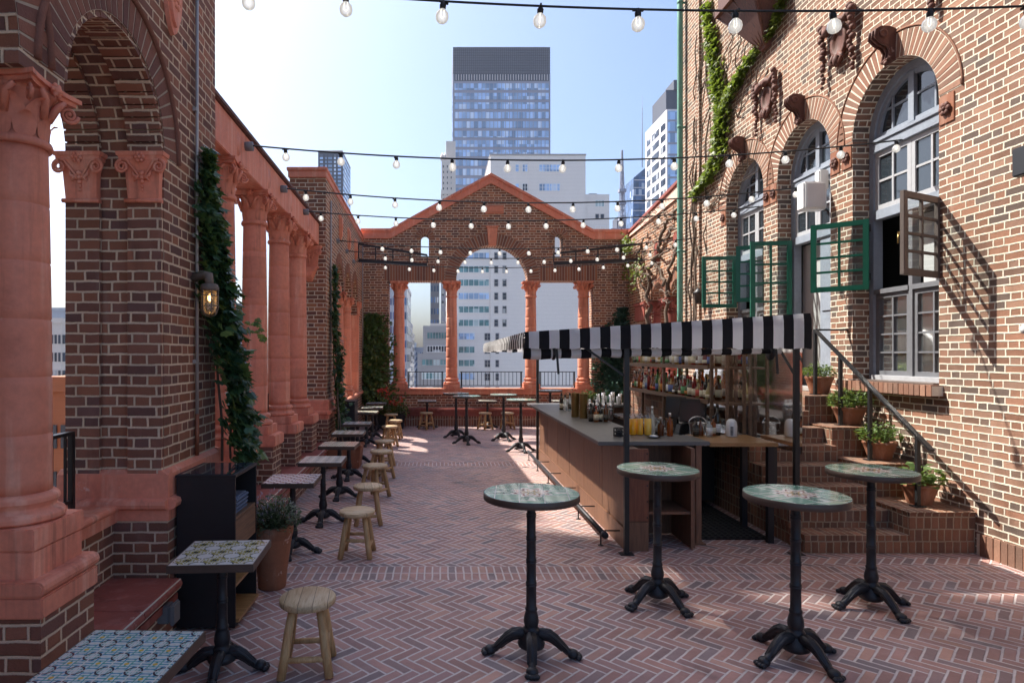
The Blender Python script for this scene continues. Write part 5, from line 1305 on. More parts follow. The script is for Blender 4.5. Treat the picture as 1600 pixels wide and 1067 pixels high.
# ------------------------------------------------------------------ cast iron tables
def claw_leg(mb, ang, R, top):
    d = V((cos(ang), sin(ang), 0)); s = V((-d.y, d.x, 0)); U = V((0,0,1))
    path = [d*R*.08+U*(top*.86), d*R*.26+U*(top*.93), d*R*.42+U*(top*.88), d*R*.57+U*top*.70, d*R*.70+U*top*.47, d*R*.82+U*top*.27, d*R*.95+U*.03]
    mb.tube(path, [.036,.037,.034,.030,.026,.025,.027], 10)
    mb.tube([p-U*.03 for p in path[1:5]], [.016,.018,.015,.010], 6)
    mb.tube([p+U*.026 for p in path[1:6]], [.011,.014,.013,.011,.007], 6)
    for q in (-1, 1): mb.tube([p+s*q*.024+U*.012 for p in path[1:6]], [.010,.012,.010,.009,.006], 5)
    mb.ball(d*R*.94+U*.030, .040, (1,1,.78), 10, 6)
    for q in (-1.5,-.5,.5,1.5): mb.ball(d*(R+.026-.006*abs(q))+s*q*.019+U*.017, .0175, (1.15,1,.95), 8, 5)
    mb.ball(d*R*.40+U*(top*.95), .022, (1,1.2,1), 8, 5)
def make_table(h, shape, size, topmat, label, group, R=.285, foot=.16):
    t = thing('bistro_table' if shape == 'sq' else 'bar_table', label, 'table', (0,0,0), group)
    if shape == 'sq':
        a = size/2
        b = MB(); b.box(-a+.006, a-.006, -a+.006, a-.006, h-.012, h); b.build('tabletop', topmat, t, bevel=.002)
        b = MB(); b.box(-a, a, -a, -a+.006, h-.046, h-.001); b.box(-a, a, a-.006, a, h-.046, h-.001); b.box(-a, -a+.006, -a+.006, a-.006, h-.046, h-.001); b.box(a-.006, a, -a+.006, a-.006, h-.046, h-.001); b.box(-a+.006, a-.006, -a+.006, a-.006, h-.03, h-.0125); b.build('rim', M['rim'], t)
    else:
        a = size
        b = MB(); b.lathe([(0,h-.012),(a-.005,h-.012),(a-.005,h-.001),(a-.009,h),(0,h)], (0,0,0), 48, smooth=False); b.build('tabletop', topmat, t)
        b = MB(); b.lathe([(0,h-.046),(a-.03,h-.046),(a-.004,h-.046),(a,h-.042),(a,h-.003),(a-.0045,h-.001),(a-.0048,h-.0125),(0,h-.0125)], (0,0,0), 48); b.build('rim', M['rim'], t)
    b = MB(); zs = [(.0,foot+.02)]
    prof = [(.055,foot-.03),(.058,foot+.0),(.052,foot+.012),(.040,foot+.02),(.046,foot+.035),(.050,foot+.055),(.047,foot+.085),(.040,foot+.11),(.036,foot+.125),(.040,foot+.132),(.040,foot+.142),(.0335,foot+.15)]
    L = h-.06-(foot+.15); k = 4 if h > .9 else 2
    for i in range(1, k+1):
        z = foot+.15+L*i/(k+.6); rr = .0335-.004*i/k; prof += [(rr,z-.016),(rr+.003,z-.012),(rr+.0035,z-.004),(rr,z-.002),(rr,z+.002),(rr+.0035,z+.004),(rr+.003,z+.012),(rr-.001,z+.016)]
    prof += [(.027,h-.10),(.034,h-.08),(.05,h-.06),(.055,h-.048)]
    b.lathe(prof, (0,0,0), 18)
    b.build('pole', M['iron'], t)
    b = MB(); b.lathe([(.0,.05),(.06,.055),(.085,.07),(.09,.09),(.075,.12),(.055,foot-.02),(.05,foot)], (0,0,0), 18); b.build('base', M['iron'], t)
    b = MB(); b.bar((-.14,0,h-.05),(.14,0,h-.05),.03,.009); b.bar((0,-.14,h-.0501),(0,.14,h-.0501),.03,.009); b.build('bracket', M['iron'], t)
    for q in range(4):
        b = MB(); claw_leg(b, pi/2*q, R, foot-.01); b.build('leg', M['iron'], t)
    return t
M['rim'] = simple('rim_metal', (.10,.07,.055), .5, .4, var=.4, sc=20)
def place(proto, first, x, y, rz, label, mat=None):
    o = proto if first else dup(proto)
    o.location = (x, y, 0); o.rotation_euler.z = rz; o['label'] = label
    if mat:
        for ch in o.children:
            if ch.name.startswith('tabletop'):
                ch.data = ch.data.copy(); ch.data.materials[0] = mat
    return o
rt = make_table(1.07, 'rd', .312, M['green_tile'], '', 'round green tiled bar tables', .285, .175)
RT = [(.594,4.12,-.12,'round green-tiled bar table nearest the camera, left of the bar'),(1.722,5.0,.5,'round green-tiled bar table directly in front of the end of the bar'),
      (2.30,4.08,.35,'round green-tiled bar table at the front right, the nearer of two by the stairs'),(3.37,4.93,.15,'round green-tiled bar table at the foot of the stairs by the handrail')]
for k, (x, y, r, l) in enumerate(RT): place(rt, k == 0, x, y, r, l)
FT = [(.38,15.15,.3,'tall round table farthest left in the sunny far group'),(.585,14.1,.1,'tall round table nearest the camera in the far group'),(1.47,14.65,.4,'tall round table in the middle of the far group, before the arch'),
      (1.655,12.95,.2,'tall round table standing in the sun beside the far bar post'),(2.86,16.4,.6,'tall round table behind the far end of the bar')]
for x, y, r, l in FT:
    o = place(rt, False, x, y, r, l); o['group'] = 'tall round tables at the far end'
lt = make_table(.74, 'sq', .5, TILES[0], '', 'low square tiled tables', .25, .14)
LT = [(-1.30,2.56,-.03,0,'low square table with swirling teal and blue tiles, cut by the bottom edge'),(-1.36,3.93,.06,1,'low square table with olive and white leaf tiles'),
      (-1.47,6.28,.03,2,'low square table with blue and white rosette tiles beside the lavender'),(-1.385,7.45,.02,3,'low square table with grey check tiles, second behind the lavender'),
      (-1.40,8.75,-.02,4,'low square table with sandy rosette tiles, third behind the lavender'),(-1.465,10.1,.02,5,'low square table with sage diamonds in front of the clay planter box'),
      (-1.51,11.5,.03,3,'low square table with grey checks beside the clay planter box'),(-1.62,13.8,.0,4,'low square table with pale sandy tiles beside the dark service box'),
      (-1.62,15.0,.03,5,'second low square table from the far left corner, by the geraniums'),(-1.66,16.4,.0,2,'low square table in the far left corner under the ivy')]
for k, (x, y, r, ti, l) in enumerate(LT): place(lt, k == 0, x, y, r, l, TILES[ti] if k else None)
BT = [(-.36,17.25,.0,3,'low square table along the far bench, left one behind a stool'),(1.29,17.25,.0,4,'low square table along the far bench before the central arch'),(3.3,17.25,.0,5,'low square table along the far bench behind the bar')]
for x, y, r, ti, l in BT: place(lt, False, x, y, r, l, TILES[ti])['group'] = 'low tables along the far bench'

# ------------------------------------------------------------------ log stools
st_ = thing('log_stool', '', 'stool', (0,0,0), 'round log stools')
b = MB(); b.lathe([(0,.405),(.165,.405),(.174,.412),(.176,.44),(.168,.45),(0,.452)], (0,0,0), 40); o = b.build('seat', M['seat'], st_)
feet = []
for k in range(4):
    a = pi/4+pi/2*k; d = V((cos(a), sin(a), 0)); feet.append((d*.115+V((0,0,.41)), d*.205+V((0,0,.004)))); p, q = feet[-1]
    b = MB(); b.tube([p, p.lerp(q,.33)+d*.003, p.lerp(q,.66)-d*.002, q], [.025,.027,.0285,.027], 12); b.build('leg', M['log'], st_)
for k in range(4):
    p, q = feet[k], feet[(k+1) % 4]; f = .58 if k % 2 else .74; A, B = p[0].lerp(p[1], f), q[0].lerp(q[1], f)
    b = MB(); b.tube([A, A.lerp(B,.5)+V((0,0,.002)), B], [.016,.019,.016], 10); b.build('stretcher', M['log'], st_)
STL = [(-.835,3.97,.1,'varnished log stool nearest the camera, beside the olive tiled table'),(-.82,6.22,.25,'log stool beside the blue rosette table and lavender, second from the camera'),(-.85,7.4,.7,'log stool beside the grey check table, third from the camera'),
       (-.91,8.75,.3,'log stool beside the sandy rosette table, fourth from the camera'),(-.94,10.05,.55,'log stool beside the sage diamond table, fifth from the camera'),(-1.0,11.3,.15,'log stool with darker seat, sixth from the camera in the left row'),
       (-1.1,13.7,.4,'log stool seventh from the camera in the left row'),(-1.07,14.9,.2,'log stool with sunlit seat near the far left corner'),(-1.28,16.4,.6,'log stool in the far left corner by the geraniums'),
       (-.37,16.85,.1,'log stool by the far bench, leftmost of three'),(1.2,16.85,.2,'log stool by the far bench before the central arch'),(1.80,16.9,.1,'log stool by the far bench, behind a tall table leg')]
for k, (x, y, r, l) in enumerate(STL): o = place(st_, k == 0, x, y, r+1.3*k, l); o.scale = (1+.02*sin(k*2.3), 1+.02*cos(k*1.7), 1+.015*sin(k*5))
for o in list(COL.objects):
    if o.name.startswith('log_stool') and o['label'].find('far bench') > 0: o['group'] = 'log stools by the far bench'

# ------------------------------------------------------------------ cabinet and planters on the left
cb = thing('service_cabinet', 'tall dark metal cabinet with glass top and open shelves beside the left pier', 'cabinet', (-1.68, 4.76, 0))
x0, x1, y0, y1, h = -1.885, -1.465, 4.5, 5.03, 1.11
b = MB(); b.box(x0, x1-.0, y0, y0+.02, .02, h-.02); b.box(x0, x1, y1-.02, y1, .02, h-.02); b.box(x0, x0+.02, y0+.02, y1-.02, .02, h-.02); b.box(x0+.02, x1, y0+.02, y1-.02, .02, .05); b.build('body', M['steel'], cb, bevel=.003)
b = MB(); b.box(x0-.006, x1+.006, y0-.006, y1+.006, h-.02, h); b.build('top_frame', M['steel'], cb, bevel=.003)
b = MB(); b.box(x0+.02, x1-.02, y0+.02, y1-.02, h+.0005, h+.004); b.build('glass_top', M['dark_pane'], cb)
b = MB(); b.box(x0+.02, x1-.005, y0+.021, y1-.021, .78, .80); b.build('shelf', M['shelf_wood'], cb)
b = MB(); b.box(x1-.03, x1-.003, y0+.021, y1-.021, .56, .775); b.build('drawer_front', M['shelf_wood'], cb, bevel=.003)
b = MB(); b.box(x0+.02, x1-.005, y0+.021, y1-.021, .30, .32); b.build('shelf', M['butcher'], cb)
b = MB(); b.box(x0+.02, x1+.02, y0+.021, y1-.021, .052, .075); b.build('shelf', M['butcher'], cb)
t = thing('folded_towel', 'folded blue cloth lying on the cabinet upper shelf', 'towel', (-1.62, 4.76, .80)); b = MB()
for k in range(4): b.hexa([V((-1.78,4.6,.803+.03*k)),V((-1.49+.004*k,4.6,.803+.03*k)),V((-1.49+.004*k,4.9,.803+.03*k)),V((-1.78,4.9,.803+.03*k))],[V((-1.78,4.6,.829+.03*k)),V((-1.50,4.6,.829+.03*k)),V((-1.50,4.9,.829+.03*k)),V((-1.78,4.9,.829+.03*k))])
b.build('cloth', simple('blue_cloth', (.10,.14,.22), .9, var=.3), t, bevel=.01)
t = thing('planter_box', 'orange clay planter box behind the low tables, ivy climbing out of it', 'planter', (-1.75, 11.05, 0)); b = MB(); b.hexa([V((-1.95,10.95,.002)),V((-1.42,10.95,.002)),V((-1.42,11.35,.002)),V((-1.95,11.35,.002))],[V((-1.99,10.92,.36)),V((-1.38,10.92,.36)),V((-1.38,11.38,.36)),V((-1.99,11.38,.36))]); b.build('box', M['terra_pot'], t, bevel=.01); b = MB(); b.box(-2.0,-1.365,10.905,11.395,.36,.41); b.build('rim', M['terra_pot'], t, bevel=.012)
t = thing('service_box', 'dark steel service box standing against the far left side wall', 'box', (-1.95, 12.75, 0)); b = MB(); b.box(-2.06,-1.72,12.6,13.1,.002,1.03); b.build('box', M['steel'], t, bevel=.006); b = MB(); b.box(-2.08,-1.70,12.58,13.12,1.03,1.06); b.build('lid', M['steel'], t, bevel=.005); b = MB(); b.box(-1.72,-1.71,12.64,13.06,.05,.98); b.build('door', M['steel'], t)
# ------------------------------------------------------------------ climbing plants
rng = random.Random(11)
def climber(name, label, stems, n, count, size, mat, bare=(), bmat=None, droop=.55, cat='ivy'):
    t = thing(name, label, cat, stems[-1][0])
    b = MB()
    for grp in (stems if isinstance(stems[0], list) else [stems]): ivy_mass(b, grp, n, count, size, rng, droop)
    b.build('leaves', mat, t, recalc=False)
    if bare:
        b = MB()
        for pts, r in bare:
            w = wiggle(pts, .012, rng, 4); b.tube(w, [r*(1-.4*i/len(w)) for i in range(len(w))], 6)
        b.build('stems', bmat or M['twig'], t)
    return t
ip = lambda px, py, Y, off=.05: V((fw(Y)+off, Y, EYE+(CY-py)*Y/F))
st1 = [(ip(0,238,5.12),.08,.06),(ip(0,290,5.16),.17,.08),(ip(0,350,5.22),.24,.12),(ip(0,420,5.28),.23,.14),(ip(0,480,5.34,.04),.26,.17),(ip(0,540,5.40,.10),.25,.2),(ip(0,600,5.44,.16),.23,.21),(ip(0,660,5.46,.2),.23,.2),(ip(0,715,5.47,.22),.2,.18)]
climber('hanging_ivy', 'dense dark glossy ivy hanging down the near left brick pier behind the lantern', st1, V((1,0,0)), 2600, .095, M['ivy'],
        [([ip(0,715,5.36,.12), ip(0,560,5.34,.08), ip(0,420,5.25,.03), ip(0,260,5.18,.02)], .012), ([ip(0,715,5.42,.16), ip(0,600,5.45,.15), ip(0,470,5.4,.05)], .01)])
iv = [o for o in COL.objects if o.get('label','').startswith('dense dark glossy')][0]
b = MB(); a0 = ip(0,510,5.45,.2)
for k in range(16):
    t_ = k/15; p = a0+V((.06+.17*t_, .05+.1*t_, .05*sin(t_*3)-.10*t_)); ivy_leaf(b, p+V((rng.gauss(0,.02),rng.gauss(0,.03),rng.gauss(0,.035))), V((rng.gauss(.4,.4),rng.gauss(0,.3),-.5)), V((.3,-.6,.6)), .07*rng.uniform(.6,1.1))
b.build('sprig', M['ivy_lit'], iv, recalc=False)
st2 = [(ip(0,415,12.0),.10,.07),(ip(0,470,12.0),.20,.12),(ip(0,540,11.98,.08),.22,.16),(ip(0,600,11.95,.12),.28,.2),(ip(0,672,11.9,.15),.30,.2)]
climber('climbing_ivy', 'narrow column of blue-green ivy climbing the second brick pier from the clay planter', st2, V((1,0,0)), 1300, .085, M['ivy'], [([V((-1.72,11.2,.38)), ip(0,600,11.9,.1), ip(0,520,12.0,.05), ip(0,430,12.0,.02)], .014), ([V((-1.8,11.25,.38)), ip(0,560,12.0,.1), ip(0,450,12.05,.02)], .01)])
FN = V((0,-1,0))
st3 = [(V((-1.95,YF-.02,3.15)),.34,.1),(V((-1.95,YF-.03,2.6)),.50,.2),(V((-1.9,YF-.04,1.9)),.52,.26),(V((-1.85,YF-.06,1.2)),.50,.32),(V((-1.8,YF-.1,.5)),.50,.4)]
climber('corner_creeper', 'bushy mid-green creeper filling the far left corner beside the first orange column', st3, FN, 2400, .10, M['ivy_mid'], [([V((-2.1,YF-.1,.2)), V((-2.15,YF-.05,2)), V((-2.1,YF-.03,3.2))], .02)], cat='creeper')
st4 = [(V((5.22,YF-.05,3.35)),.10,.1),(V((5.1,YF-.05,2.9)),.24,.2),(V((4.95,YF-.08,2.3)),.42,.25),(V((4.9,YF-.1,1.5)),.50,.3),(V((4.9,YF-.12,.6)),.5,.35)]
climber('corner_ivy', 'tall blue-green ivy filling the far right corner behind the bar', st4, FN, 2400, .10, M['ivy_blue'], cat='ivy')
t = thing('geranium_planter', 'red geraniums in a dark planter in the far left corner', 'planter', (-1.45, 17.1, 0))
b = MB(); b.hexa([V((-1.75,16.95,.002)),V((-1.0,16.95,.002)),V((-1.0,17.3,.002)),V((-1.75,17.3,.002))],[V((-1.8,16.9,.38)),V((-.95,16.9,.38)),V((-.95,17.35,.38)),V((-1.8,17.35,.38))]); b.build('trough', M['steel'], t, bevel=.01)
b, c = MB(), MB()
for _ in range(520):
    p = V((rng.uniform(-1.85,-.85), rng.uniform(16.85,17.4), .38+abs(rng.gauss(0,.25)))); oval_leaf(b, p, V((rng.gauss(0,.6),rng.gauss(-.3,.5),rng.gauss(.2,.5))), V((rng.gauss(0,.3),rng.gauss(0,.3),1)), .07*rng.uniform(.7,1.3), .5)
for x, z in ((-1.62,1.02),(-1.5,1.05),(-1.3,.72),(-1.42,.92),(-1.2,.68),(-1.05,.78)):
    for _ in range(26): oval_leaf(c, V((x+rng.gauss(0,.05), 16.92+rng.gauss(0,.04), z+rng.gauss(0,.045))), V((rng.gauss(0,1),rng.gauss(0,1),rng.gauss(0,1))), V((0,-.7,.7)), .045, .5)
    b.tube([V((x,17.05,.4)), V((x,16.94,z))], .006, 4)
b.build('leaves', M['ivy_mid'], t, recalc=False); c.build('flowers', M['petal'], t, recalc=False)
# creeper on the sunlit building
rw = lambda px, py, off=.04: (lambda Y: V((XR-off, Y, EYE+(CY-py)*Y/F)))(F*(XR-off)/(px-CX))
A_ = [(rw(1102,5),.14,.05),(rw(1112,60),.20,.06),(rw(1122,130),.25,.07),(rw(1130,190),.27,.08),(rw(1122,245),.30,.07),(rw(1104,285),.34,.1),(rw(1088,302),.3,.08)]
B_ = [(rw(1226,0),.15,.08),(rw(1212,40),.17,.08),(rw(1186,75),.18,.08),(rw(1160,115),.22,.08),(rw(1136,160),.24,.08),(rw(1124,215),.2,.1)]
t = thing('wall_creeper', 'two bright yellow-green strands of creeper meeting on the sunlit wall beside the green pipe', 'creeper', rw(1104,285))
b = MB()
ivy_mass(b, A_, V((-1,0,0)), 1700, .115, rng); ivy_mass(b, B_, V((-1,0,0)), 1250, .105, rng)
b.build('leaves', M['ivy_lit'], t, recalc=False)
b = MB()
for k in range(9):
    x0 = 1078+rng.uniform(-4,22); w = wiggle([rw(x0+rng.uniform(-3,3),560,.02), rw(x0+rng.uniform(-3,5),420,.02), rw(x0+2,300,.03), rw(x0+8+rng.uniform(-4,9),170,.02), rw(x0+14+rng.uniform(-6,16),20,.02)], .035, rng, 5)
    b.tube(w, [.024*(1-.5*i/len(w))*rng.uniform(.7,1.) for i in range(len(w))], 5)
for k in range(8):
    x0 = 1125+k*9; b.tube(wiggle([rw(1118+k*2,215,.02), rw(x0-4,150,.02), rw(x0+16,60+k*4,.02), rw(x0+24,5,.02)], .04, rng, 5), .011, 5)
for k in range(10):
    x0 = 1105+k*9; b.tube(wiggle([rw(1108,330,.02), rw(x0,290-k*3,.02), rw(x0+8,200,.02)], .03, rng, 4), .007, 4)
b.build('stems', M['twig'], t)
# bare vine on the low wall
lwp = lambda px, py, off=.08: (lambda Y: V((XR+.06-off, Y, EYE+(CY-py)*Y/F)))(F*(XR+.06-off)/(px-CX))
t = thing('bare_vine', 'leafless twisting vine spread over the low brick wall left of the green pipe', 'vine', lwp(1010,560))
b = MB()
trunk = [[(1013,565),(1014,520),(1012,470),(1014,435),(1022,405),(1030,380),(1042,350),(1050,335),(1066,330)],[(1043,560),(1042,500),(1040,445),(1048,415),(1056,395),(1064,380)],[(1014,440),(1006,422),(998,410),(1000,385),(1012,365)],[(1040,445),(1030,425),(1022,408)],[(1030,380),(1050,362),(1062,352)],[(1022,405),(1040,398),(1058,388)],[(1012,470),(1004,440),(996,425),(990,405)]]
for k, p in enumerate(trunk):
    w = wiggle([lwp(x, y) for x, y in p], .04, rng, 4); r = [.06,.05,.035,.04,.03,.03,.03][k]; b.tube(w, [r*(1-.5*i/len(w)) for i in range(len(w))], 7)
b.build('trunk', M['twig'], t)
for k in range(34):
    b = MB(); x, y = rng.uniform(985,1060), rng.uniform(305,470); y = max(y, 300+(1065-x)*.75); p = [(x,y)]
    for q in range(3): x += rng.uniform(-9,10); y += rng.uniform(-14,9); p.append((min(x,1066), max(y, 292+(1066-x)*.82)))
    b.tube(wiggle([lwp(a, c, rng.uniform(.06,.22)) for a, c in p], .03, rng, 3), rng.uniform(.005,.012), 4); b.build('twig', M['pale_twig'], t)
b = MB()
for _ in range(160):
    p = lwp(rng.gauss(975,7), rng.gauss(384,6), .25); ivy_leaf(b, p, V((rng.gauss(0,.5),rng.gauss(-.3,.5),rng.gauss(-.2,.5))), V((-.3,-.5,.7)), .1)
for _ in range(120):
    p = lwp(rng.gauss(990,10), rng.gauss(425,14), .2); ivy_leaf(b, p, V((rng.gauss(0,.5),rng.gauss(-.3,.5),rng.gauss(-.2,.5))), V((-.3,-.5,.7)), .08)
b.build('leaves', M['ivy_lit'], t, recalc=False)

# ------------------------------------------------------------------ steel frames for the lights at the far end
def frame_beam(label, x0, x1, y, z, tilt):
    t = thing('steel_beam', label, 'beam', (x0, y, z), 'steel frames by the gable')
    b = MB(); b.bar((x0,y,z), (x1,y,z+tilt*.6), .06, .09); b.build('lower_arm', M['steel'], t); b = MB(); b.bar((x0,y,z+.26), (x1,y,z+.36+tilt), .05, .05); b.build('upper_arm', M['steel'], t)
    b = MB()
    for k in range(5):
        s_ = k/4; b.bar((x0+(x1-x0)*s_,y,z+.05+tilt*.6*s_), (x0+(x1-x0)*s_,y,z+.25+(.1+tilt)*s_), .03)
    b.build('strut', M['steel'], t); return t
frame_beam('dark steel frame projecting from the right side in front of the gable', 3.02, 5.38, 16.8, 4.42, .16)
frame_beam('dark steel frame projecting from the left side in front of the gable', -.35, -2.18, 16.8, 4.38, .2)

# ------------------------------------------------------------------ strings of bulbs
mt = new_mat('bulb_glass'); fr = NT.nodes.new('ShaderNodeFresnel'); fr.inputs[0].default_value = 1.5
tr = shader('ShaderNodeBsdfTransparent', Color=(.93,.95,.97)); gl = shader('ShaderNodeBsdfGlossy', Color=(1,1,1), Roughness=.06); em = shader('ShaderNodeEmission', Color=(1,.96,.9), Strength=.8); tl = shader('ShaderNodeBsdfTranslucent', Color=(.95,.93,.9)); df = shader('ShaderNodeBsdfDiffuse', Color=(.9,.9,.9))
s_ = mixsh(mixsh(tr, mixsh(mixsh(tl, df, .4), em, .5), .62), gl, S(fr.outputs[0])*.9+.04)
out(s_); M['bulb'] = mt
bm0 = MB(); bm0.lathe([(0,-.125),(.02,-.122),(.036,-.108),(.042,-.085),(.038,-.062),(.024,-.045),(.016,-.036),(.016,-.03)], (0,0,0), 16); bulb_me = bm0.build('bulb', M['bulb']); BME = bulb_me.data; bpy.data.objects.remove(bulb_me)
bm0 = MB(); bm0.lathe([(0,-.04),(.019,-.04),(.021,-.01),(.014,.0),(.012,.016),(0,.018)], (0,0,0), 10); bm0.box(-.035,.035,-.006,.006,.0,.012); so = bm0.build('socket', M['wire']); SME = so.data; bpy.data.objects.remove(so)
bm0 = MB(); bm0.tube([(-.01,0,-.04),(-.012,0,-.08),(0,0,-.095),(.012,0,-.08),(.01,0,-.04)], .0022, 4); m = new_mat('bulb_filament'); out(shader('ShaderNodeEmission', Color=(1,.86,.62), Strength=3.)); M['fil'] = m; so = bm0.build('filament', M['fil']); FME = so.data; bpy.data.objects.remove(so)
def light_string(label, yl, yr, xl, zm, xm, k, px0, dpx, count, anchors=True):
    t = thing('string_lights', label, 'string lights', (xl, yl, zm), 'strings of globe bulbs across the terrace')
    Yx = lambda x: yl+(yr-yl)*(x-xl)/(XR-xl); Zx = lambda x: zm+k*(x-xm)**2
    b = MB(); N = 48; b.tube([V((xl+(XR-xl)*i/N, Yx(xl+(XR-xl)*i/N), Zx(xl+(XR-xl)*i/N)+.012)) for i in range(N+1)], .0075, 6)
    b.tube([V((xl+(XR-xl)*i/N, Yx(xl+(XR-xl)*i/N)+.01, Zx(xl+(XR-xl)*i/N)+.022)) for i in range(N+1)], .004, 5); b.build('cable', M['wire'], t)
    b = MB(); p = V((xl, Yx(xl), Zx(xl))); b.lathe([(0,-.05),(.045,-.05),(.05,.0),(.05,.06),(0,.06)], p, 14, Matrix.Rotation(pi/2, 4, 'Y')); b.build('anchor', M['grey_box'], t)
    x0 = xl
    for i in range(count):
        u = (px0+dpx*i-CX)/F
        x = xl
        for _ in range(6): x = u*Yx(x)
        if x > XR-.05 or x < xl+.05: continue
        q = V((x, Yx(x), Zx(x)))-t.location
        rz, ry = rng.uniform(0,3), rng.gauss(0,.06)
        for nm, me in (('socket', SME), ('bulb', BME)):
            o = bpy.data.objects.new(nm, me); COL.objects.link(o); o.parent = t; o.location = q; o.rotation_euler = (ry, ry*.7, rz)
            if nm == 'bulb':
                f = bpy.data.objects.new('filament', FME); COL.objects.link(f); f.parent = o
    return t
ls = [('string of clear globe bulbs nearest the camera, along the very top', 3.94, 3.94, fw(3.94)+.02, 4.10, 2.15, .0136, 388, 152.2, 12),
      ('second string of globe bulbs, tied to the near end of the red beam', 6.85, 7.25, fw(6.8)-.10, 4.12, .7, .0145, 446, 86.8, 12),
      ('third string of globe bulbs, tied to the middle of the red beam', 8.5, 9.0, fw(8.5)-.10, 4.06, .9, .0160, 478, 69.6, 12),
      ('fourth string of globe bulbs, tied to the far end of the red beam', 10.05, 10.5, fw(10.05)-.10, 4.14, .7, .0136, 501, 58.7, 13),
      ('fifth string of globe bulbs, from the first pink shield across the central arch', 12.86, 12.9, fw(12.86)+.0, 4.13, 1.3, .0145, 597, 45.9, 13),
      ('sixth string of globe bulbs, from the second pink shield across the central arch', 14.27, 14.3, fw(14.27)+.0, 4.15, 1.3, .0145, 602, 41.4, 14),
      ('seventh string of globe bulbs, the lowest and farthest across the arch top', 15.56, 15.6, fw(15.5)+.0, 4.12, 1.3, .0136, 602, 37.9, 14)]
for a in ls: light_string(*a)

# ------------------------------------------------------------------ the city beyond
def bmat(name, col, rough=.8, var=.12, sc=.12, courses=0., tint=None):
    mt = new_mat(name); g = gpos(); x, y, z = sep(g)
    c = scale_col(S(rgb(col)), 1-var*.5+noise(mapv(g, (1,1,.35)), sc, 5, .6)*var+noise(g, sc*12, 3)*.08)
    if courses: c = scale_col(c, 1-ss(ab(fract(z/courses)-.5), .44, .5)*.12)
    out(pbsdf(c, rough)); return mt
def gmat(name, col, rough=.12, spec=.6, metal=0.):
    mt = new_mat(name); g = gpos(); x, y, z = sep(g)
    r = wnoise(vec(fl(x/1.55), fl(z/3.3), fl(y/1.6)))
    out(pbsdf(scale_col(mix(S(rgb(col)), (.55,.56,.55), ss(r, .86, .9)*.5), .5+r*.95), rough, metal, None, Specular_IOR_Level=spec)); return mt
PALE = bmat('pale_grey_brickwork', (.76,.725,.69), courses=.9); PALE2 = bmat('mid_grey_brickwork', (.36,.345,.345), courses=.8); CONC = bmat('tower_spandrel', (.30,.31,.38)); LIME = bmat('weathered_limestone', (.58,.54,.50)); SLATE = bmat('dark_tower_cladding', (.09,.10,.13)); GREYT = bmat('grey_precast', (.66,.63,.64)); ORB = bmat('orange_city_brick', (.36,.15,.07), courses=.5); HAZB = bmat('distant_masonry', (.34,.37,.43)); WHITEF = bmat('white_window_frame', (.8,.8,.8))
GLB = gmat('blue_curtain_glass', (.36,.52,.78), .1, .9); GLD = gmat('dark_window_glass', (.045,.055,.08)); GLT = gmat('teal_window_glass', (.12,.26,.28), .12, .8); GLN = gmat('deep_blue_glass', (.05,.10,.22), .1, .9); LOUV = bmat('louvre_metal', (.15,.16,.20))
def block(t, nm, x0, x1, y0, y1, z0, z1, m): b = MB(); b.box(x0,x1,y0,y1,z0,z1); return b.build(nm, m, t)
def pxw(px, Y): return (px-CX)*Y/F
def pzw(py, Y): return EYE+(CY-py)*Y/F
def win(t, px0, px1, py0, py1, Y, n=1, rows=1, glass=None, frame=None, d=.12):
    x0, x1, z0, z1 = pxw(px0,Y), pxw(px1,Y), pzw(py1,Y), pzw(py0,Y)
    f = MB(); fr = .11*Y/150
    f.box(x0,x1,Y-d,Y-.01,z0,z0+fr); f.box(x0,x1,Y-d,Y-.01,z1-fr,z1); 
    for k in range(n+1): x = x0+(x1-x0-fr)*k/n; f.box(x,x+fr,Y-d+.01,Y-.01,z0+fr,z1-fr)
    for k in range(1,rows): z = z0+(z1-z0)*k/rows; f.box(x0+fr,x1-fr,Y-d+.02,Y-.01,z-fr*.35,z+fr*.35)
    o = f.build('window', frame or WHITEF, t)
    g = MB(); g.box(x0+fr*.5,x1-fr*.5,Y-.05,Y-.012,z0+fr*.5,z1-fr*.5); g.build('pane', glass or GLD, o)
Y = 150.
wb = thing('white_slab_building', 'big stepped pale grey office block right behind the gable, seen through the central arch', 'building', (pxw(800,Y), Y, -45))
block(wb, 'wall', pxw(766,Y), pxw(915,Y), Y, Y+28, -45, pzw(243,Y), PALE); block(wb, 'wing', pxw(915.2,Y), pxw(953,Y), Y+.5, Y+22, -45, pzw(303,Y), PALE)
block(wb, 'wing', pxw(698,Y), pxw(765.8,Y), Y+.3, Y+20, -45, pzw(352,Y), PALE); block(wb, 'parapet', pxw(766,Y)-.15, pxw(915,Y)+.15, Y-.15, Y+28, pzw(243,Y)+.01, pzw(241,Y), PALE2)
block(wb, 'roof_plant', pxw(925,Y), pxw(938,Y), Y+3, Y+8, pzw(303,Y)+.01, pzw(297.5,Y), PALE2); block(wb, 'roof_plant', pxw(825,Y), pxw(834,Y), Y+2, Y+8, pzw(241,Y)+.01, pzw(238,Y), LIME)
block(wb, 'pilaster', pxw(826,Y), pxw(829,Y), Y-.12, Y-.001, -20, pzw(243,Y)-.2, PALE)
for k in range(11):
    y = 394.5+20.9*k; low = y > 512
    win(wb, 716, 742 if low else 764.5, y, y+11, Y+.3, 3 if low else 6, 1, GLT if k % 3 else GLB, WHITEF)
    if y < 505:
        for a in (772,785): win(wb, a, a+6.5, y, y+11.5, Y, 1, 2, GLD, PALE2)
    else:
        for a, w in ((757,9.5),(774,5.8)): win(wb, a, a+w, y+.5, y+12, Y if a > 766 else Y+.3, 2 if w > 8 else 1, 2, GLD, PALE2)
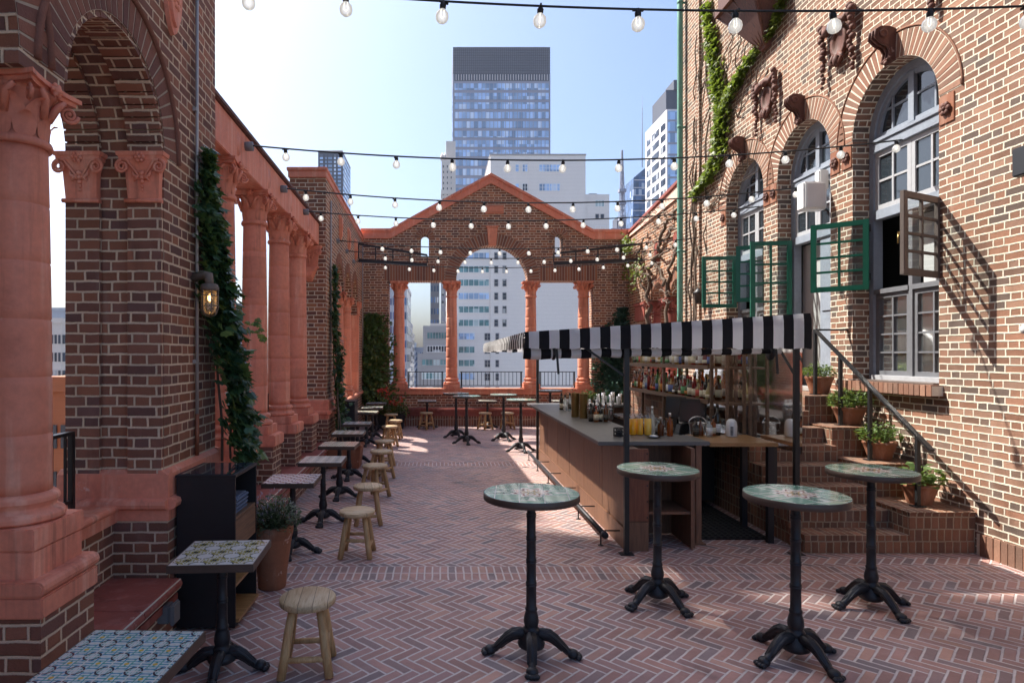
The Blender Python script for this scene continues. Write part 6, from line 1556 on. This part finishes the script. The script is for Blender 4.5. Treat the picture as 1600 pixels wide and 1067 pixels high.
for yy in (257, 287):
    win(wb, 805,811, yy,yy+12,Y,1,2,GLB,WHITEF); win(wb, 816,824.5,yy,yy+12,Y,2,2,GLB if yy < 280 else GLD,WHITEF); win(wb, 842,875,yy,yy+12,Y,6,2,GLB,WHITEF)
win(wb, 930,944,313,323.5,Y+.5,3,1,GLT,WHITEF); win(wb, 930,936,334.5,342,Y+.5,1,1,GLD,PALE2); win(wb, 938,944,334.5,342,Y+.5,1,1,GLD,PALE2); win(wb, 930,946,353,364,Y+.5,2,1,PALE,WHITEF)
Y = 140.
gb = thing('grey_stepped_building', 'darker grey stepped office building with teal ribbon windows left of the pale block', 'building', (pxw(680,Y), Y, -45))
block(gb, 'wall', pxw(661,Y), pxw(699.5,Y), Y, Y+9, -45, pzw(509,Y), PALE2); block(gb, 'step', pxw(652.5,Y), pxw(660.9,Y), Y+.2, Y+9, -45, pzw(552,Y), PALE2)
block(gb, 'roof_rail', pxw(672,Y), pxw(699,Y), Y+.5, Y+.7, pzw(509,Y)+.01, pzw(505,Y), LIME)
for k, y in enumerate((519,540,561,582,603)):
    win(gb, 667 if k < 2 else 659, 698.5, y, y+10.5, Y, 7, 1, GLT if k != 1 else GLD, WHITEF if k in (1,3) else PALE2)
Y = 260.
gt = thing('glass_tower', 'tall blue glass office tower with dark louvred crown behind the gable', 'tower', (pxw(784,Y), Y, -45))
X0, X1 = pxw(707.5,Y), pxw(860,Y); D = 26
block(gt, 'shaft', X0, X1, Y, Y+D, -45, pzw(116,Y), CONC); block(gt, 'crown', X0+.1, X1-.1, Y+.1, Y+D, pzw(116,Y)+.01, pzw(74,Y), LOUV)
b = MB()
for k in range(50): x = X0+(X1-X0)*(k+.5)/50; b.box(x-.1, x+.1, Y-.1, Y+.09, pzw(115,Y), pzw(75,Y))
for k in range(11): z = pzw(115,Y)+(pzw(75,Y)-pzw(115,Y))*k/10; b.box(X0, X1, Y-.05, Y+.09, z-.06, z+.06)
b.build('louvres', SLATE, gt)
b = MB(); b.box(X0+1.5, X1-1.5, Y+1, Y+1.2, pzw(74,Y), pzw(72,Y)); b.build('roof_rail', LIME, gt)
b = MB(); b.box(X0+.6,X1-.6,Y-.12,Y-.01,pzw(127,Y),pzw(116,Y)); b.build('louvre_band', SLATE, gt)
b = MB()
for k in range(36): x = X0+.8+(X1-X0-1.6)*(k+.5)/36; b.box(x-.1,x+.1,Y-.25,Y-.121,pzw(126,Y),pzw(117,Y))
b.build('fins', GREYT, gt)
for k in range(15):
    y = 131+14.8*k; z1, z0 = pzw(y,Y), pzw(y+10.2,Y)
    b = MB(); b.box(X0+.5,X1-.5,Y-.15,Y-.01,z0,z1); o = b.build('ribbon_window', GLB, gt)
    b = MB()
    for q in range(25): x = X0+.5+(X1-X0-1.2)*q/24; b.box(x,x+.2,Y-.25,Y-.151,z0,z1)
    b.build('mullion', CONC, o)
for k in range(15):
    y = 131+14.8*k; b = MB(); b.box(X0-.12,X0-.01,Y+1,Y+D-1,pzw(y+10,Y),pzw(y,Y)); b.build('side_window', GLB, gt)
Y = 240.
ot = thing('old_stone_tower', 'slim old limestone tower with pinnacles just left of the blue glass tower', 'tower', (pxw(698,Y), Y, -45))
block(ot, 'shaft', pxw(690,Y), pxw(712,Y), Y, Y+8, -45, pzw(250,Y), LIME); block(ot, 'upper_stage', pxw(697,Y), pxw(712,Y), Y+2, Y+8, pzw(250,Y)+.01, pzw(218,Y), LIME); block(ot, 'cornice', pxw(689,Y), pxw(712,Y), Y-.4, Y+8.2, pzw(304,Y), pzw(297,Y), LIME)
b = MB()
for p in (691,695): b.lathe([(.7,pzw(250,Y)),(.7,pzw(244,Y)),(.0,pzw(237,Y))], (pxw(p,Y),Y+.8,0), 6)
b.build('pinnacle', LIME, ot)
for k in range(7):
    for p in (691.5,697.5,703.5): win(ot, p, p+3, 258+8.6*k, 263+8.6*k, Y, 1, 1, GLD, LIME)
Y = 200.
lb = thing('dark_blue_tower', 'dark blue striped high-rise peeking over the left brick pier', 'tower', (pxw(515,Y), Y, -45))
block(lb, 'shaft', pxw(497,Y), pxw(535,Y), Y, Y+18, -45, pzw(237,Y), SLATE); block(lb, 'cap', pxw(496.5,Y), pxw(535.4,Y), Y-.2, Y+18.2, pzw(237,Y)+.01, pzw(235.5,Y), LIME)
for p0, p1 in ((500,505),(508,511),(513,519),(522,525),(528,533)):
    b = MB(); b.box(pxw(p0,Y),pxw(p1,Y),Y-.2,Y-.01,-20,pzw(243,Y)); o = b.build('window_strip', GLB, lb)
    b = MB()
    for k in range(24): z = pzw(244+6*k,Y); b.box(pxw(p0,Y),pxw(p1,Y),Y-.28,Y-.201,z-.4,z+.1)
    b.build('spandrel', SLATE, o)
for k in range(14): b = MB(); b.box(pxw(535,Y)+.01,pxw(535,Y)+.15,Y+1,Y+17,pzw(246+8*k,Y),pzw(241+8*k,Y)); b.build('side_window', GLB, lb)
Y = 200.
rt_ = thing('grey_gridded_tower', 'grey tower with rows of dark square windows beside the green pipe', 'tower', (pxw(1040,Y), Y, -45))
xc = pxw(1042,Y); zt = pzw(171,Y)
block(rt_, 'shaft', xc, xc+16, Y, Y+21, -45, zt, GREYT); b = MB(); b.box(xc+.3,xc+15.7,Y-.2,Y-.01,-40,zt-.6); b.build('glass_front', GLB, rt_)
b = MB()
for k in range(22): b.box(xc+.3,xc+15.7,Y-.3,Y-.201,zt-4-3.6*k,zt-3.4-3.6*k)
b.build('floor_band', CONC, rt_)
for k in range(17):
    for q, (a, w) in enumerate(((1.2,4.2),(7.2,6.6),(15.6,3.8))):
        z = zt-3.6-3.55*k; b = MB(); b.box(xc-.12,xc-.005,Y+a,Y+a+w,z-2.0,z); b.build('window', GLD, rt_)
block(rt_, 'crown', xc-1.9+2, xc+16, Y+1, Y+14, zt+.01, zt+6.5, SLATE); block(rt_, 'crown', xc+2.4, xc+16, Y+.5, Y+8, zt+6.52, zt+9.5, SLATE)
Y = 330.
g2 = thing('slanted_glass_tower', 'deep blue glass tower with a slanted top left of the grey gridded tower', 'tower', (pxw(1000,Y), Y, -45))
zt0, zt1 = pzw(278,Y), pzw(256,Y); b = MB(); b.hexa([V((pxw(983,Y),Y,-45)),V((pxw(1016,Y),Y,-45)),V((pxw(1016,Y),Y+20,-45)),V((pxw(983,Y),Y+20,-45))],[V((pxw(990,Y),Y,zt0)),V((pxw(1016,Y),Y,zt1)),V((pxw(1016,Y),Y+20,zt1)),V((pxw(990,Y),Y+20,zt0))]); b.build('shaft', GLN, g2)
b = MB()
for k in range(24): z = zt0-1-4*k; q = (zt0-z)/(zt0+45)*(pxw(990,Y)-pxw(983,Y)); b.box(pxw(990,Y)-q+.2,pxw(1016,Y),Y-.15,Y-.01,z-.35,z)
b.build('floor_band', GREYT, g2)
def mast(label, px, y0, y1, Y, w, lattice):
    t = thing('antenna_mast', label, 'antenna', (pxw(px,Y), Y, pzw(y1,Y))); x = pxw(px,Y); z0, z1 = pzw(y1,Y), pzw(y0,Y); n = 16
    b = MB()
    if lattice:
        for k in range(n):
            a, c = k/n, (k+1)/n; wa, wc = w*(1-.85*a), w*(1-.85*c); za, zc = z0+(z1-z0)*a, z0+(z1-z0)*c
            for sx, sy in ((-1,-1),(1,-1),(1,1),(-1,1)): b.bar((x+sx*wa,Y+sy*wa,za),(x+sx*wc,Y+sy*wc,zc),.28)
            b.bar((x-wa,Y-wa,za),(x+wc,Y-wc,zc),.18); b.bar((x+wa,Y+wa,za),(x-wc,Y+wc,zc),.18); b.bar((x-wa,Y-wa,za),(x+wa,Y-wa,za),.2)
        for q in (.2,.38,.52): b.box(x-w*1.1,x+w*1.1,Y-w,Y+w,z0+(z1-z0)*q,z0+(z1-z0)*q+1.4)
    b.tube([(x,Y,z0),(x,Y,(z0+z1)/2),(x,Y,z1)], [w*.35,w*.3,w*.08], 6)
    for k in range(9): z = z0+(z1-z0)*(.25+.07*k); b.lathe([(w*.4,z),(w*.4,z+.5)], (x,Y,0), 6)
    b.build('mast', CONC, t); return t
mast('lattice broadcast mast on the rooftop right of the gable', 972, 235, 372, 300, 1.5, True); mast('thin needle antenna beside the slanted glass tower', 1003.5, 150, 262, 335, .7, False)
Y = 300.
t = thing('rooftop_block', 'low grey rooftop under the lattice mast', 'building', (pxw(968,Y),Y,-45)); block(t, 'wall', pxw(955,Y), pxw(985,Y), Y, Y+14, -45, pzw(357,Y), CONC); block(t, 'penthouse', pxw(966,Y), pxw(980,Y), Y+2, Y+10, pzw(357,Y)+.01, pzw(338,Y), SLATE)
# street canyon seen in the left opening
def tower(name, label, p0, p1, top, Y, D, m, gm, cols, pitch, cat='building'):
    t = thing(name, label, cat, (pxw((p0+p1)/2,Y), Y, -45)); x0, x1, z1 = pxw(p0,Y), pxw(p1,Y), pzw(top,Y)
    block(t, 'wall', x0, x1, Y, Y+D, -45, z1, m); block(t, 'parapet', x0-.2, x1+.2, Y-.2, Y+D+.2, z1+.01, z1+1., m)
    n = min(int((z1+30)/pitch), 22)
    for k in range(n):
        z = z1-2.2-pitch*k; b = MB()
        for q in range(cols): xa = x0+(x1-x0)*(q+.22)/cols; xb_ = x0+(x1-x0)*(q+.78)/cols; b.box(xa,xb_,Y-.1,Y-.005,z-pitch*.5,z)
        if x1 < 0:
            for q in range(5): b.box(x1+.005,x1+.1,Y+D*(q+.1)/5,Y+D*(q+.9)/5,z-pitch*.5,z)
        b.build('window_row', gm, t)
    return t
tower('dark_high_rise', 'dark slab high-rise standing behind the grey stepped building', 672.5, 686, 400, 190, 20, SLATE, GLN, 3, 3.4, 'tower')
tower('grey_high_rise', 'grey high-rise half hidden by the second orange column', 689, 712, 396, 215, 20, CONC, GLD, 4, 3.5, 'tower')
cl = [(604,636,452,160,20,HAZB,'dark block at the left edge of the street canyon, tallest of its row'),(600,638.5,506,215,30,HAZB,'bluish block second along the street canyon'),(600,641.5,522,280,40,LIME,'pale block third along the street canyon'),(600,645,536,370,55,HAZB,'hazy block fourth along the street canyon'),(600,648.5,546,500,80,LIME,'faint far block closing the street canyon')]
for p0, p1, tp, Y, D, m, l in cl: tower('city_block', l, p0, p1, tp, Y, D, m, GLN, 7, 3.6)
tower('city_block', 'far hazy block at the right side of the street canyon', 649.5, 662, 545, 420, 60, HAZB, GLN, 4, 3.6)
# roofs seen through the left arches
tower('orange_brick_house', 'orange brick building with dark windows seen below the nearest left arch', 62, 108, 612, 42, 9, ORB, GLD, 3, 3.1)
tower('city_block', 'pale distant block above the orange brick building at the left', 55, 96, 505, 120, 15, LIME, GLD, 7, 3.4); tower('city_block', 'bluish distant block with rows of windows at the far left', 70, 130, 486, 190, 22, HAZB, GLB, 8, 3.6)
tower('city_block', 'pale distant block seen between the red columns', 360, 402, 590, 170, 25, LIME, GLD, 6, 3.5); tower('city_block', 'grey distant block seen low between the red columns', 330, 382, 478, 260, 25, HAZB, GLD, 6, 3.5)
for nm, x0, x1, y0, y1, z1, l in (('tall', -34, -20, -30, 20.8, 60, 'unseen tall brick block added outside the frame on the left to shade the terrace'), ('low', -34, -20, 20.9, 25.2, 31.7, 'unseen lower brick block added beside the tall one to cut off low sunlight')):
    t = thing('shade_block', l, 'building', (-27, (y0+y1)/2, -45));  # unseen blocks added to shade the terrace and bound the sun strip
    if nm == 'low': block(t, 'wall', x0, x1, y0, y1, -45, z1, ORB)
    else:
        block(t, 'wall', x0, x1, y0, y1, -45, 33.6, ORB); block(t, 'wall', x0, -23.2, y0, y1, 33.605, 38.9, ORB); block(t, 'wall', -23.195, x1, y0, 18.0, 33.605, 38.9, ORB); block(t, 'wall', x0, x1, y0, y1, 38.905, z1, ORB)
        for k in range(3):
            g = MB(); y = 18.0+1.25*k; g.box(x1-.2, x1, y+.01, y+.5, 33.61, 38.9); g.build('dapple_post', ORB, t); g = MB(); x = x1-.75-1.25*k; g.box(x-.25, x+.25, y1-.2, y1, 33.61, 38.9); g.build('dapple_post', ORB, t)
        for k in range(3):
            g = MB(); z = 34.3+1.6*k; g.box(x1-.14, x1-.04, 18.0, y1-.15, z, z+.6); g.build('dapple_rail', ORB, t)
    block(t, 'roof', x0-.2, x1+.2, y0+.001, y1-.001, z1+.01, z1+.6, CONC)
    for k in range(int(z1/3.4)):
        b = MB(); n = max(1, int((y1-y0)/3.2))
        for q in range(n): yy = y0+(y1-y0)*(q+.5)/n; b.box(x1+.005,x1+.08,yy-.7,yy+.7,z1-2.4-3.4*k-1.7,z1-2.4-3.4*k)
        b.build('window_row', GLD, t)
# ------------------------------------------------------------------ camera, sky and sun
cam = bpy.data.cameras.new('camera'); co = bpy.data.objects.new('camera', cam); COL.objects.link(co)
co.location = (0, 0, EYE); co.rotation_euler = (pi/2, 0, 0)
cam.sensor_width = 36; cam.sensor_fit = 'HORIZONTAL'; cam.lens = 36*F/1600
cam.shift_x = (800-CX)/1600; cam.shift_y = (CY-533.5)/1600
cam.clip_start = .05; cam.clip_end = 9000
SC.camera = co
D = V((.65, -.42, -1.)).normalized()             # direction the sunlight travels
sun = bpy.data.lights.new('sun', 'SUN'); sun.energy = 5.0; sun.angle = radians(.55); sun.color = (1, .945, .86)
so = bpy.data.objects.new('sun', sun); COL.objects.link(so); so.rotation_euler = D.to_track_quat('-Z', 'Y').to_euler(); so.location = (-20, 10, 60)
w = bpy.data.worlds.new('World'); SC.world = w; w.use_nodes = True; NT = w.node_tree; NT.nodes.clear()
sky = NT.nodes.new('ShaderNodeTexSky'); sky.sky_type = 'NISHITA'; sky.sun_disc = False
sky.sun_elevation = math.asin(-D.z); sky.sun_rotation = atan2(-D.x, -D.y)
sky.altitude = 60; sky.air_density = 1.0; sky.dust_density = 4.6; sky.ozone_density = 5.5
bg = NT.nodes.new('ShaderNodeBackground'); bg.inputs[1].default_value = .15; NT.links.new(sky.outputs[0], bg.inputs[0])
wo = NT.nodes.new('ShaderNodeOutputWorld'); NT.links.new(bg.outputs[0], wo.inputs[0])
vs = SC.view_settings; vs.view_transform = 'Standard'; vs.look = 'None'; vs.exposure = .85; vs.gamma = 1; vs.use_curve_mapping = False
SC.render.engine = 'CYCLES'
cy_ = SC.cycles; cy_.max_bounces = 8; cy_.diffuse_bounces = 4; cy_.glossy_bounces = 4; cy_.transmission_bounces = 8; cy_.transparent_max_bounces = 16; cy_.caustics_reflective = False; cy_.caustics_refractive = False; cy_.sample_clamp_indirect = 6
try: cy_.use_denoising = True; cy_.denoiser = 'OPENIMAGEDENOISE'
except Exception: pass

# air between the terrace and the far towers
hz = MB(); hz.box(-420, 420, -12, 760, -46.5, 190); ho = hz.build('haze', M['bulb']); ho['kind'] = 'stuff'
m = new_mat('haze_air'); n = NT.nodes.new('ShaderNodeVolumePrincipled'); n.inputs['Color'].default_value = (.80,.88,1,1); n.inputs['Density'].default_value = .00014; n.inputs['Anisotropy'].default_value = .35
o_ = NT.nodes.new('ShaderNodeOutputMaterial'); NT.links.new(n.outputs[0], o_.inputs['Volume']); ho.data.materials[0] = m
